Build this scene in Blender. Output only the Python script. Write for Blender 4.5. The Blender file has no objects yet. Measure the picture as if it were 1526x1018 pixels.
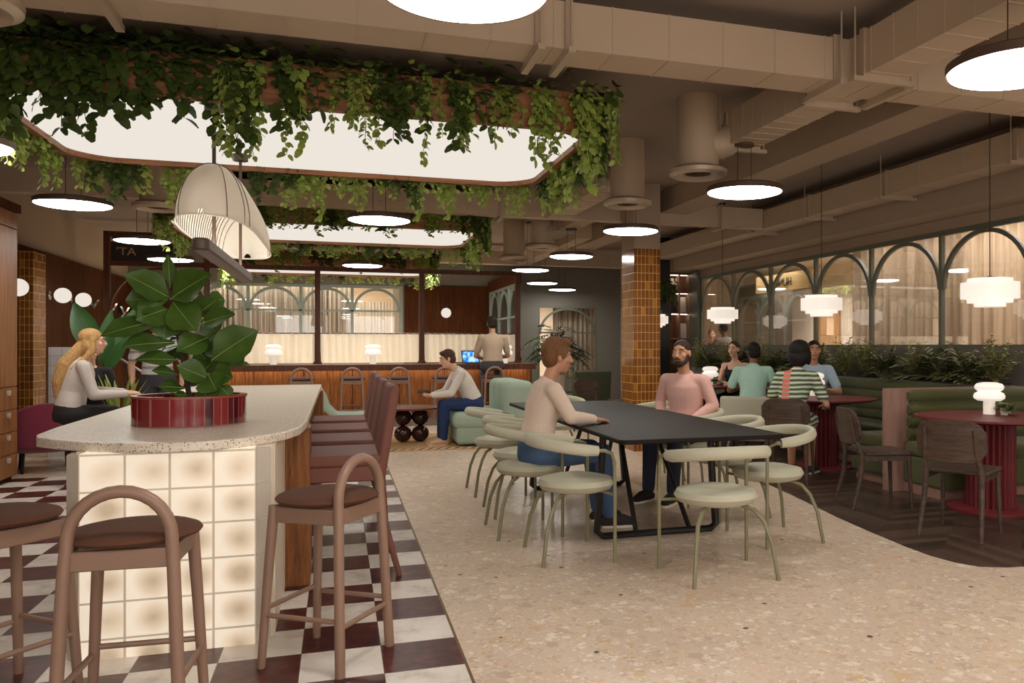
import bpy, bmesh, math, random
from mathutils import Vector, Matrix, Euler
PI = math.pi
def R(d): return math.radians(d)
random.seed(7)
COL = bpy.context.scene.collection
V = Vector

# ------------------------------------------------------------------ helpers
class MB:
    """collects shapes; build() links them as ONE mesh object"""
    def __init__(s): s.bm = bmesh.new()
    def add(s, verts, faces):
        vs = [s.bm.verts.new(v) for v in verts]
        for f in faces:
            try: s.bm.faces.new([vs[i] for i in f])
            except ValueError: pass
        return vs
    def box(s, c, d, rot=None, top=1.0):
        hx, hy, hz = d[0]/2, d[1]/2, d[2]/2
        M = Euler(rot).to_matrix() if rot else Matrix.Identity(3)
        P = []
        for z in (-hz, hz):
            k = top if z > 0 else 1
            for x, y in ((-hx,-hy),(hx,-hy),(hx,hy),(-hx,hy)): P.append(M @ V((x*k,y*k,z)) + V(c))
        s.add(P, [(3,2,1,0),(4,5,6,7),(0,1,5,4),(1,2,6,5),(2,3,7,6),(3,0,4,7)])
        return s
    def bx(s, x0, x1, y0, y1, z0, z1):
        return s.box(((x0+x1)/2,(y0+y1)/2,(z0+z1)/2), (abs(x1-x0),abs(y1-y0),abs(z1-z0)))
    def rings(s, rings, closed=False, cap=True):
        n = len(rings[0]); vs = [[s.bm.verts.new(p) for p in r] for r in rings]
        m = len(vs)
        for i in range(m if closed else m-1):
            a, b = vs[i], vs[(i+1) % m]
            for j in range(n):
                k = (j+1) % n
                s.bm.faces.new((a[j], a[k], b[k], b[j]))
        if cap and not closed:
            s.bm.faces.new(list(reversed(vs[0]))); s.bm.faces.new(vs[-1])
        return s
    def tube(s, pts, r, n=10, closed=False, rx=1.0, up=None):
        pts = [V(p) for p in pts]; m = len(pts)
        rs = r if isinstance(r, (list, tuple)) else [r]*m
        T = []
        for i in range(m):
            a = pts[(i-1) % m] if (closed or i > 0) else pts[i]
            b = pts[(i+1) % m] if (closed or i < m-1) else pts[i]
            T.append((b-a).normalized())
        u = V(up) if up else (V((0,0,1)) if abs(T[0].z) < .9 else V((1,0,0)))
        u = (u - T[0]*u.dot(T[0])).normalized()
        out = []
        for i in range(m):
            u = (u - T[i]*u.dot(T[i])).normalized(); w = T[i].cross(u)
            out.append([pts[i] + (u*math.cos(2*PI*k/n) + w*math.sin(2*PI*k/n)*rx)*rs[i] for k in range(n)])
        return s.rings(out, closed)
    def cyl(s, p0, p1, r0, r1=None, n=16): return s.tube([p0, p1], [r0, r0 if r1 is None else r1], n)
    def lathe(s, prof, c=(0,0,0), n=28):
        c = V(c)
        return s.rings([[c + V((max(r,1e-4)*math.cos(2*PI*k/n), max(r,1e-4)*math.sin(2*PI*k/n), z)) for k in range(n)] for r, z in prof])
    def ell(s, c, rad, rot=None, u=16, v=10):
        M = rot if isinstance(rot, Matrix) else (Euler(rot).to_matrix() if rot else Matrix.Identity(3))
        rr = []
        for i in range(v+1):
            t = PI*(i if 0 < i < v else (.02 if i == 0 else v-.02))/v
            rr.append([M @ V((rad[0]*math.sin(t)*math.cos(2*PI*k/u), rad[1]*math.sin(t)*math.sin(2*PI*k/u), -rad[2]*math.cos(t))) + V(c) for k in range(u)])
        return s.rings(rr)
    def prism(s, poly, z0, z1, M=None):
        M = M or Matrix.Identity(4)
        return s.rings([[M @ V((x,y,z0)) for x,y in poly], [M @ V((x,y,z1)) for x,y in poly]])
    def build(s, name, mat=None, parent=None, smooth=True, bev=0, seg=2, ang=40, tri=False):
        bm = s.bm
        bmesh.ops.recalc_face_normals(bm, faces=bm.faces)
        me = bpy.data.meshes.new(name); bm.to_mesh(me); bm.free()
        if smooth:
            for p in me.polygons: p.use_smooth = True
            me.set_sharp_from_angle(angle=R(ang))
        o = bpy.data.objects.new(name, me); COL.objects.link(o)
        if mat: me.materials.append(mat)
        if parent: o.parent = parent
        if bev:
            b = o.modifiers.new('bevel', 'BEVEL'); b.width = bev; b.segments = seg; b.limit_method = 'ANGLE'; b.angle_limit = R(35)
        return o

def tag(o, label=None, cat=None, group=None, kind=None):
    if label: o['label'] = label
    if cat: o['category'] = cat
    if group: o['group'] = group
    if kind: o['kind'] = kind
    return o
def thing(name, label, cat, loc=(0,0,0), rz=0, group=None):
    o = bpy.data.objects.new(name, None); COL.objects.link(o)
    o.location = loc; o.rotation_euler = (0,0,rz); o.empty_display_size = .1
    return tag(o, label, cat, group)
def struct(mb, name, mat, **k): return tag(mb.build(name, mat, smooth=False, **k), kind='structure')
def dup(root, loc, rz, label=None, group=None, scale=None):
    def cp(o, par):
        c = o.copy(); COL.objects.link(c)
        if par: c.parent = par
        for ch in list(o.children): cp(ch, c)
        return c
    r = cp(root, None); r.location = loc; r.rotation_euler = (0,0,rz)
    if scale: r.scale = (scale,)*3
    return tag(r, label, None, group)
def arc(cx, cy, r, a0, a1, n):
    return [(cx + r*math.cos(R(a0+(a1-a0)*i/n)), cy + r*math.sin(R(a0+(a1-a0)*i/n))) for i in range(n+1)]
def rrect(x0, x1, y0, y1, r, n=5):
    p = []
    for cx, cy, a in ((x1-r,y0+r,-90),(x1-r,y1-r,0),(x0+r,y1-r,90),(x0+r,y0+r,180)): p += arc(cx, cy, r, a, a+90, n)
    return p

# ------------------------------------------------------------------ materials
def srgb(r, g, b):
    f = lambda c: (c/255/12.92) if c/255 <= .04045 else ((c/255+.055)/1.055)**2.4
    return (f(r), f(g), f(b), 1)
class NT:
    def __init__(s, name):
        s.m = bpy.data.materials.new(name); s.m.use_nodes = True
        s.t = s.m.node_tree; s.t.nodes.clear()
        s.out = s.t.nodes.new('ShaderNodeOutputMaterial')
    def n(s, typ, **k):
        nd = s.t.nodes.new('ShaderNode'+typ)
        for a, b in k.items():
            if a.startswith('_'): setattr(nd, a[1:], b)
        for a, b in k.items():
            if not a.startswith('_'): s.set(nd.inputs[a.replace('__', ' ')], b)
        return nd
    def set(s, i, v):
        if hasattr(v, 'is_output'): s.t.links.new(v, i)
        else: i.default_value = v
    def math(s, op, a, b=0.0, c=None):
        nd = s.t.nodes.new('ShaderNodeMath'); nd.operation = op
        s.set(nd.inputs[0], a); s.set(nd.inputs[1], b)
        if c is not None: s.set(nd.inputs[2], c)
        return nd.outputs[0]
    def mix(s, f, a, b):
        nd = s.t.nodes.new('ShaderNodeMix'); nd.data_type = 'RGBA'
        s.set(nd.inputs[0], f); s.set(nd.inputs[6], a); s.set(nd.inputs[7], b)
        return nd.outputs[2]
    def ramp(s, f, stops, interp='LINEAR'):
        nd = s.t.nodes.new('ShaderNodeValToRGB'); cr = nd.color_ramp; cr.interpolation = interp
        while len(cr.elements) < len(stops): cr.elements.new(.5)
        for e, (p, c) in zip(cr.elements, stops): e.position = p; e.color = c if len(c) == 4 else (*c, 1)
        s.set(nd.inputs[0], f); return nd.outputs[0]
    def coord(s, scale=(1,1,1), rot=(0,0,0), loc=(0,0,0)):
        tc = s.n('TexCoord'); mp = s.n('Mapping'); s.t.links.new(tc.outputs['Object'], mp.inputs[0])
        mp.inputs['Scale'].default_value = scale; mp.inputs['Rotation'].default_value = rot; mp.inputs['Location'].default_value = loc
        return mp.outputs[0]
    def noise(s, vec, scale, detail=3, rough=.5):
        nd = s.n('TexNoise', Vector=vec, Scale=scale, Detail=detail, Roughness=rough); return nd.outputs['Fac']
    def bump(s, h, strength=.2, dist=.01):
        return s.n('Bump', Height=h, Strength=strength, Distance=dist).outputs[0]
    def done(s, col, rough=.5, metal=0, normal=None, emit=None, es=0, spec=.5, coat=0, sss=0, sheen=0):
        p = s.n('BsdfPrincipled'); i = p.inputs
        s.set(i['Base Color'], col); s.set(i['Roughness'], rough); s.set(i['Metallic'], metal)
        s.set(i['Specular IOR Level'], spec)
        if coat: s.set(i['Coat Weight'], coat)
        if sheen: s.set(i['Sheen Weight'], sheen)
        if normal is not None: s.set(i['Normal'], normal)
        if emit is not None: s.set(i['Emission Color'], emit); s.set(i['Emission Strength'], es)
        s.t.links.new(p.outputs[0], s.out.inputs[0]); return s.m
def plain(name, c, rough=.5, metal=0, var=.06, scale=20, bump=0, **k):
    """a colour with slight procedural variation"""
    t = NT(name); v = t.coord(); f = t.noise(v, scale)
    a = tuple(x*(1-var) for x in c[:3])+(1,); b = tuple(min(1,x*(1+var)) for x in c[:3])+(1,)
    return t.done(t.mix(f, a, b), rough, metal, normal=t.bump(f, bump) if bump else None, **k)
def glow(name, c, strength):
    t = NT(name); e = t.n('Emission', Color=c, Strength=strength); t.t.links.new(e.outputs[0], t.out.inputs[0]); return t.m
def wood(name, c1, c2, axis='z', scale=6, rough=.45, stretch=14, bump=.15, spec=.3):
    t = NT(name); sc = {'x':(1,stretch,stretch),'y':(stretch,1,stretch),'z':(stretch,stretch,1)}[axis]
    v = t.coord(scale=sc); n1 = t.noise(v, scale*.35, 5, .6); n2 = t.noise(v, scale*2.2, 3, .6)
    f = t.math('ADD', t.math('MULTIPLY', n1, .75), t.math('MULTIPLY', n2, .35))
    return t.done(t.ramp(f, [(.35, c1), (.72, c2)]), rough, normal=t.bump(f, bump), spec=spec)
def glass(name, refl=.09, tint=(1,1,1,1)):
    t = NT(name); lw = t.n('LayerWeight', Blend=.25)
    tr = t.n('BsdfTransparent', Color=tint); gl = t.n('BsdfGlossy', Roughness=.02)
    f = t.math('ADD', t.math('MULTIPLY', lw.outputs['Fresnel'], .6), refl*.5)
    m = t.n('MixShader'); t.set(m.inputs[0], f); t.t.links.new(tr.outputs[0], m.inputs[1]); t.t.links.new(gl.outputs[0], m.inputs[2])
    t.t.links.new(m.outputs[0], t.out.inputs[0]); return t.m
def fabric_thin(name, c, trans=.4, stripes=0, c2=None):
    t = NT(name); v = t.coord()
    col = c
    if stripes:
        f = t.noise(t.coord(scale=(stripes,stripes,.05)), 1, 2); col = t.ramp(f, [(.4, c2 or c), (.6, c)])
    d = t.n('BsdfDiffuse', Color=col); tr = t.n('BsdfTranslucent', Color=col); m = t.n('MixShader'); t.set(m.inputs[0], trans)
    t.t.links.new(d.outputs[0], m.inputs[1]); t.t.links.new(tr.outputs[0], m.inputs[2]); t.t.links.new(m.outputs[0], t.out.inputs[0]); return t.m
def tilecol(name, tw, th, cols, grout, rough=.18):
    """glazed tiles wrapped round an upright box: u = x+y, v = z"""
    t = NT(name); s = t.n('SeparateXYZ'); t.t.links.new(t.n('TexCoord').outputs['Object'], s.inputs[0])
    u = t.math('DIVIDE', t.math('ADD', s.outputs[0], s.outputs[1]), tw); w = t.math('DIVIDE', s.outputs[2], th)
    cell = t.n('CombineXYZ'); t.set(cell.inputs[0], t.math('FLOOR', u)); t.set(cell.inputs[1], t.math('FLOOR', w))
    wn = t.n('TexWhiteNoise', _noise_dimensions='2D'); t.t.links.new(cell.outputs[0], wn.inputs[0])
    base = t.ramp(wn.outputs[0], cols)
    eu = t.math('ABSOLUTE', t.math('SUBTRACT', t.math('FRACT', u), .5)); ew = t.math('ABSOLUTE', t.math('SUBTRACT', t.math('FRACT', w), .5))
    g = t.math('MAXIMUM', t.math('GREATER_THAN', eu, .5-.0025/tw), t.math('GREATER_THAN', ew, .5-.003/th))
    return t.done(t.mix(g, base, grout), t.math('ADD', rough, t.math('MULTIPLY', g, .4)), normal=t.bump(t.math('SUBTRACT', 1, g), .25, .004), spec=.6)
def terrazzo(name, base, chips, scale, dens=.5, rough=.28, dark=None, big=True):
    t = NT(name); v = t.coord(); col = base
    warp = t.n('TexNoise', Vector=v, Scale=scale*1.3, Detail=2)
    wv = t.n('VectorMath', _operation='MULTIPLY_ADD'); t.t.links.new(warp.outputs['Color'], wv.inputs[0]); wv.inputs[1].default_value = (.8/scale,)*3; t.t.links.new(v, wv.inputs[2])
    for k, (sc, lim) in enumerate(((scale, dens), (scale*2.3, dens), (scale*5, dens*.9))):
        vo = t.n('TexVoronoi', Vector=wv.outputs[0], Scale=sc, Randomness=1.0)
        s = t.n('SeparateColor'); t.t.links.new(vo.outputs['Color'], s.inputs[0])
        pick = t.ramp(s.outputs[0], [(i/len(chips), c) for i, c in enumerate(chips)], 'CONSTANT')
        inside = t.math('MULTIPLY', t.math('LESS_THAN', t.math('MULTIPLY', vo.outputs['Distance'], 1.0), .42), t.math('LESS_THAN', s.outputs[1], lim))
        col = t.mix(t.math('MULTIPLY', inside, .85), col, pick)
    if dark:
        vo = t.n('TexVoronoi', Vector=v, Scale=dark[1]); s = t.n('SeparateColor'); t.t.links.new(vo.outputs['Color'], s.inputs[0])
        m = t.math('MULTIPLY', t.math('LESS_THAN', vo.outputs['Distance'], dark[2]), t.math('LESS_THAN', s.outputs[0], dark[3]))
        col = t.mix(m, col, dark[0])
    return t.done(col, rough)

M = {}
M['ceiling'] = plain('ceiling_paint', srgb(148,134,122), .9, var=.04, scale=2)
M['duct'] = plain('duct_paint', srgb(186,166,142), .5, var=.05, scale=3)
M['bracket'] = plain('bracket_metal', srgb(186,168,146), .4, metal=.2)
M['wall'] = plain('wall_paint', srgb(165,146,126), .85, var=.03, scale=3)
M['wallgreen'] = plain('grey_green_paint', srgb(116,113,104), .7, var=.03, scale=3)
M['frame'] = plain('green_metal', srgb(104,106,92), .45, var=.03)
M['paleframe'] = plain('pale_green_metal', srgb(140,156,148), .45, var=.03)
M['glass'] = glass('window_glass')
M['darkwood'] = wood('dark_panel_wood', srgb(50,28,14), srgb(92,52,26), 'z', 5, rough=.75, spec=.12)
M['barwood'] = wood('bar_wood', srgb(92,50,20), srgb(188,116,58), 'z', 8, rough=.6)
M['framewood'] = wood('frame_wood', srgb(62,34,20), srgb(104,60,36), 'z', 5)
M['boxwood'] = wood('light_box_wood', srgb(104,64,40), srgb(164,110,72), 'x', 5)
M['cabwood'] = wood('cabinet_wood', srgb(112,70,36), srgb(168,112,66), 'z', 5)
M['postwood'] = wood('post_wood', srgb(78,46,22), srgb(156,100,54), 'z', 8, bump=.3)
M['stool'] = plain('taupe_lacquer', srgb(142,112,94), .42, var=.04)
M['stoolseat'] = plain('brown_fabric', srgb(88,54,36), .95, var=.15, scale=220, bump=.2)
M['barseat'] = plain('plum_fabric', srgb(92,64,56), .95, var=.1, scale=200)
M['plum'] = plain('plum_leather', srgb(118,76,66), .62, spec=.25, var=.05, scale=30)
M['mint'] = plain('sage_fabric', srgb(188,186,164), .9, var=.05, scale=200, bump=.1)
M['mintleg'] = plain('sage_metal', srgb(128,124,94), .35, var=.02)
M['sofa'] = plain('mint_velvet', srgb(166,184,166), .85, var=.05, scale=60, bump=.1)
M['black'] = plain('black_table_top', srgb(27,21,18), .55, spec=.18, var=.08, scale=8)
M['blackmetal'] = plain('black_metal', srgb(34,31,30), .4, var=.03)
M['burgtable'] = plain('burgundy_lacquer', srgb(112,40,44), .45, spec=.3, var=.03)
M['burgflute'] = plain('burgundy_fluted', srgb(104,34,38), .5, spec=.3, var=.03)
M['burgchair'] = plain('burgundy_velvet', srgb(120,36,58), .9, var=.08, scale=60, sheen=.3)
M['dining'] = wood('grey_brown_wood', srgb(52,40,34), srgb(96,78,66), 'x', 7, bump=.25)
M['olive'] = plain('olive_velvet', srgb(80,82,40), .85, var=.08, scale=30, sheen=.2)
M['olivechair'] = plain('dark_olive_fabric', srgb(70,74,52), .9, var=.05)
M['panelpink'] = wood('taupe_timber', srgb(142,106,94), srgb(166,130,116), 'z', 5)
M['chrome'] = plain('chrome', (.75,.75,.76,1), .12, metal=1, var=.02)
M['handle'] = plain('satin_nickel', srgb(216,206,192), .3, metal=.3, var=.02)
M['white'] = plain('white_ceramic', srgb(236,228,216), .35, var=.02)
M['soil'] = plain('potting_soil', srgb(48,34,24), 1, var=.4, scale=90, bump=.6)
M['lampwhite'] = plain('lamp_opal', srgb(240,232,220), .4, var=.01, emit=(1,.91,.82,1), es=.6)
M['globe'] = glow('globe_opal', (1,.9,.79,1), .85)
M['disc'] = glow('disc_diffuser', (1,.945,.87,1), 22)
M['boxdiff'] = glow('light_box_diffuser', (1,.92,.82,1), .86)
M['dischouse'] = plain('disc_housing', srgb(78,58,44), .5)
M['cable'] = plain('cable', srgb(40,34,30), .6)
M['hull'] = fabric_thin('lamp_fabric', srgb(246,240,230), .38)
M['rib'] = plain('lamp_rib', srgb(96,80,66), .6)
M['lampbar'] = plain('lamp_bar', srgb(92,74,64), .5, metal=.2)
M['barglow'] = glow('lamp_bar_led', (1,.94,.84,1), 22)
M['leaf'] = plain('fig_leaf', srgb(60,88,24), .42, var=.5, scale=13, spec=.5)
M['vein'] = plain('fig_leaf_vein', srgb(138,158,84), .5)
M['trunk'] = plain('trunk_bark', srgb(66,46,36), .9, var=.2, scale=60, bump=.4)
M['vinedark'] = plain('broad_vine_leaf', srgb(70,88,36), .5, var=.4, scale=7)
M['vinelight'] = plain('ivy_leaf', srgb(148,166,78), .5, var=.4, scale=7)
M['fern'] = plain('fern_leaf', srgb(116,120,76), .6, var=.4, scale=6)
M['shrub'] = plain('shrub_leaf', srgb(156,154,92), .6, var=.4, scale=6)
M['palm'] = plain('palm_leaf', srgb(58,74,36), .55, var=.35, scale=6)
M['banana'] = plain('banana_leaf', srgb(56,98,44), .4, var=.3, scale=7)
M['ball'] = plain('dark_gloss_ball', srgb(58,32,28), .14, var=.1)
M['rug'] = None
M['cream'] = plain('cream_panel', srgb(222,208,186), .5, var=.03)
M['burgtile'] = tilecol('burgundy_tiles', .052, .4, [(0, srgb(104,26,30)), (.5, srgb(132,36,40)), (1, srgb(70,18,24))], srgb(150,100,92), .12)
M['rimtile'] = plain('burgundy_rim', srgb(140,62,52), .3)
M['amber'] = tilecol('amber_tiles', .0515, .106, [(0, srgb(112,66,24)), (.5, srgb(138,84,30)), (.85, srgb(122,72,26)), (1, srgb(176,120,46))], srgb(206,160,88), .16)
M['counter'] = terrazzo('counter_terrazzo', srgb(226,214,196), [srgb(214,200,182), srgb(236,226,210), srgb(190,176,160)], 60, .5, .3, dark=(srgb(78,66,60), 95, .28, .45))
M['terrazzo'] = terrazzo('floor_terrazzo', srgb(216,196,174), [srgb(230,212,192), srgb(196,172,152), srgb(220,192,172), srgb(240,228,212), srgb(206,184,164), srgb(212,182,138)], 11, .62, .3, dark=(srgb(84,72,62), 5, .07, .5))
def marble():
    t = NT('checker_marble'); S = .326
    v = t.coord(loc=(-.5/S+40, -3.4/S+40, 0), scale=(1/S,1/S,1)); s = t.n('SeparateXYZ'); t.t.links.new(v, s.inputs[0])
    par = t.math('MODULO', t.math('ADD', t.math('FLOOR', s.outputs[0]), t.math('FLOOR', s.outputs[1])), 2)
    par = t.math('GREATER_THAN', par, .5)
    o = t.coord()
    cl = t.n('CombineXYZ'); t.set(cl.inputs[0], t.math('FLOOR', s.outputs[0])); t.set(cl.inputs[1], t.math('FLOOR', s.outputs[1]))
    wn = t.n('TexWhiteNoise', _noise_dimensions='2D'); t.t.links.new(cl.outputs[0], wn.inputs[0])
    off = t.n('VectorMath', _operation='MULTIPLY_ADD'); t.t.links.new(wn.outputs['Color'], off.inputs[0]); off.inputs[1].default_value = (9,9,9); t.t.links.new(o, off.inputs[2])
    n1 = t.noise(off.outputs[0], 5, 6, .65); n2 = t.noise(off.outputs[0], 14, 6, .75)
    w = t.ramp(n1, [(.35, srgb(196,188,178)), (.5, srgb(228,220,210)), (.7, srgb(236,230,222))])
    b = t.ramp(n2, [(.38, srgb(52,22,22)), (.56, srgb(88,42,38)), (.66, srgb(104,54,48)), (.74, srgb(190,150,138))])
    ex = t.math('ABSOLUTE', t.math('SUBTRACT', t.math('FRACT', s.outputs[0]), .5)); ey = t.math('ABSOLUTE', t.math('SUBTRACT', t.math('FRACT', s.outputs[1]), .5))
    g = t.math('GREATER_THAN', t.math('MAXIMUM', ex, ey), .4955)
    return t.done(t.mix(g, t.mix(par, w, b), srgb(110,96,86)), .3, spec=.35)
M['marble'] = marble()
def herring():
    t = NT('dark_herringbone'); cols = []
    S = .09
    tc = t.coord(rot=(0,0,R(45)), scale=(1/S,1/S,1)); s = t.n('SeparateXYZ'); t.t.links.new(tc, s.inputs[0])
    # zig-zag planks: columns 5 wide, planks slanted in alternating directions
    x, y = s.outputs[0], s.outputs[1]
    u = t.math('FRACT', t.math('DIVIDE', x, 10)); flip = t.math('GREATER_THAN', u, .5)
    sg = t.math('SUBTRACT', t.math('MULTIPLY', flip, 2), 1)
    pl = t.math('ADD', y, t.math('MULTIPLY', x, sg)); idx = t.math('FLOOR', t.math('DIVIDE', pl, 1.4))
    c = t.n('CombineXYZ'); t.set(c.inputs[0], idx); t.set(c.inputs[1], t.math('FLOOR', t.math('DIVIDE', x, 5)))
    wn = t.n('TexWhiteNoise', _noise_dimensions='2D'); t.t.links.new(c.outputs[0], wn.inputs[0])
    gr = t.noise(t.coord(scale=(3,3,3)), 18, 4, .7)
    f = t.math('ADD', t.math('MULTIPLY', wn.outputs[0], .6), t.math('MULTIPLY', gr, .5))
    e = t.math('GREATER_THAN', t.math('ABSOLUTE', t.math('SUBTRACT', t.math('FRACT', t.math('DIVIDE', pl, 1.4)), .5)), .485)
    return t.done(t.mix(e, t.ramp(f, [(.25, srgb(50,38,32)), (.85, srgb(92,72,60))]), srgb(30,24,20)), .38)
M['herring'] = herring()
def glasstile():
    t = NT('backlit_glass_tile'); s = t.n('SeparateXYZ'); t.t.links.new(t.n('TexCoord').outputs['Object'], s.inputs[0])
    u = t.math('DIVIDE', t.math('ADD', s.outputs[0], 1.03), .1705); w = t.math('DIVIDE', t.math('SUBTRACT', s.outputs[2], -.069), .155)
    fu = t.math('SUBTRACT', t.math('FRACT', u), .5); fw = t.math('SUBTRACT', t.math('FRACT', w), .5)
    o = t.coord(); n = t.noise(o, 9, 3)
    c = t.n('CombineXYZ'); t.set(c.inputs[0], t.math('FLOOR', u)); t.set(c.inputs[1], t.math('FLOOR', w))
    wn = t.n('TexWhiteNoise', _noise_dimensions='2D'); t.t.links.new(c.outputs[0], wn.inputs[0])
    r = t.math('SQRT', t.math('ADD', t.math('POWER', t.math('SUBTRACT', fu, .12), 2), t.math('POWER', fw, 2)))
    core = t.math('MULTIPLY', t.math('SUBTRACT', .5, r), t.math('ADD', .55, t.math('MULTIPLY', wn.outputs[0], .75)))
    core = t.math('ADD', core, t.math('MULTIPLY', t.math('SUBTRACT', n, .5), .25))
    col = t.ramp(core, [(.02, (1,.88,.72,1)), (.2, (.78,.62,.45,1)), (.46, (.36,.26,.165,1))])
    m = t.math('MAXIMUM', t.math('ABSOLUTE', fu), t.math('ABSOLUTE', fw)); gr = t.math('GREATER_THAN', m, .472)
    col = t.mix(gr, col, (.26,.20,.14,1))
    return t.done(srgb(200,186,164), .15, emit=col, es=.56)
M['glasstile'] = glasstile()
def plank():
    t = NT('white_ribbed_panel'); s = t.n('SeparateXYZ'); t.t.links.new(t.n('TexCoord').outputs['Object'], s.inputs[0])
    f = t.math('FRACT', t.math('DIVIDE', t.math('ADD', s.outputs[1], s.outputs[0]), .035)); e = t.math('LESS_THAN', f, .1)
    return t.done(t.mix(e, srgb(226,212,192), srgb(176,160,140)), .5)
M['plank'] = plank()
def rugmat():
    t = NT('jute_rug'); v = t.coord(); s = t.n('SeparateXYZ'); t.t.links.new(v, s.inputs[0])
    d = t.math('ABSOLUTE', s.outputs[1]); band = t.math('MULTIPLY', t.math('GREATER_THAN', d, .80), t.math('LESS_THAN', d, .93))
    z = t.math('FRACT', t.math('ADD', t.math('MULTIPLY', s.outputs[0], 9), t.math('MULTIPLY', d, 6))); st = t.math('GREATER_THAN', z, .5)
    n = t.noise(t.coord(scale=(6,60,1)), 6, 3)
    base = t.mix(n, srgb(172,130,84), srgb(206,166,116))
    return t.done(t.mix(band, base, t.mix(st, srgb(214,196,168), srgb(86,68,52))), .95, normal=t.bump(n, .4))
M['rug'] = rugmat()
def slatcurtain(name, a, b, freq):
    t = NT(name); n = t.noise(t.coord(scale=(freq,freq,.12)), 1, 3, .6); g = t.noise(t.coord(scale=(3*freq,3*freq,1.2)), 1.5, 4, .7)
    f = t.math('ADD', t.math('MULTIPLY', n, .7), t.math('MULTIPLY', g, .35))
    return t.done(t.ramp(f, [(.35, a), (.7, b)]), .85)
M['woodcurtain'] = slatcurtain('grained_curtain', srgb(164,138,112), srgb(220,198,170), 9)
M['slats'] = slatcurtain('slatted_blind', srgb(78,62,48), srgb(220,204,180), 24)
M['paleblind'] = slatcurtain('pale_blind', srgb(196,182,160), srgb(226,214,196), 16)
M['cafe'] = fabric_thin('cafe_curtain_linen', srgb(248,242,230), .45)
M['greycurtain'] = slatcurtain('grey_curtain', srgb(72,66,56), srgb(128,116,98), 10)
M['farwall'] = plain('far_room_paint', srgb(214,200,182), .8, var=.02, scale=3)
M['door'] = wood('oak_door', srgb(156,112,68), srgb(188,142,94), 'z', 4)
M['cornertile'] = plain('corner_tile_glaze', srgb(206,196,182), .2)
# ------------------------------------------------------------------ people
def bake(o):
    bpy.context.view_layer.update()
    me = bpy.data.meshes.new_from_object(o.evaluated_get(bpy.context.evaluated_depsgraph_get()))
    o.modifiers.clear(); o.data = me
    for p in me.polygons: p.use_smooth = True
def skinned(mb, name, mat, parent, vox, sm=3):
    o = mb.build(name, mat, parent)
    r = o.modifiers.new('r','REMESH'); r.mode = 'VOXEL'; r.voxel_size = vox
    s = o.modifiers.new('s','SMOOTH'); s.factor = .5; s.iterations = sm
    bake(o)
    if mat and not o.data.materials: o.data.materials.append(mat)
    return o
def cap(mb, p0, p1, r0, r1, n=14):
    p0, p1 = V(p0), V(p1); d = (p1-p0); L = d.length
    if L < 1e-5: return
    d.normalize(); pts, rs = [], []
    for i in range(4): a = PI/2*(1-i/4); pts.append(p0-d*(r0*math.sin(a))); rs.append(max(.0008,r0*math.cos(a)))
    for f in (0,.33,.66,1): pts.append(p0.lerp(p1,f)); rs.append(r0+(r1-r0)*f)
    for i in range(1,5): a = PI/2*i/4; pts.append(p1+d*(r1*math.sin(a))); rs.append(max(.0008,r1*math.cos(a)))
    mb.tube(pts, rs, n)
def limb(mb, pts, rs, add=0):
    for (a,b),(r,q) in zip(zip(pts,pts[1:]), zip(rs,rs[1:])): cap(mb, a, b, r+add, q+add)
SK = {}
def skinmat(c):
    k = tuple(c)
    if k not in SK: SK[k] = plain('skin', c, .5, var=.05, scale=12)
    return SK[k]
HM = {}
def clothmat(c, name='cloth'):
    k = (tuple(c), name)
    if k not in HM: HM[k] = plain(name, c, .9, var=.07, scale=40, bump=.05)
    return HM[k]
def hairmat(c):
    k = (tuple(c), 'strands')
    if k not in HM:
        t = NT('hair'); n = t.noise(t.coord(scale=(9,9,1.6)), 14, 4, .7)
        HM[k] = t.done(t.ramp(n, [(.3, tuple(x*.55 for x in c[:3])), (.7, tuple(min(1,x*1.25) for x in c[:3]))]), .6, normal=t.bump(n, .6, .01), spec=.3)
    return HM[k]
def stripes(name, cols, freq, coral=False):
    t = NT(name); s = t.n('SeparateXYZ'); t.t.links.new(t.n('TexCoord').outputs['Object'], s.inputs[0])
    z = t.math('ADD', s.outputs[2], t.math('MULTIPLY', t.noise(t.coord(), 5, 2), .03))
    c = t.ramp(t.math('FRACT', t.math('MULTIPLY', z, freq)), [(i/len(cols), q) for i, q in enumerate(cols)], 'CONSTANT')
    if coral:
        m = t.math('LESS_THAN', t.math('ABSOLUTE', t.math('ADD', s.outputs[0], .02)), .04); st = t.math('GREATER_THAN', t.math('FRACT', t.math('MULTIPLY', z, freq)), .3)
        c = t.mix(t.math('MULTIPLY', m, st), c, srgb(232,120,104))
    return t.done(c, .9)
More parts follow.
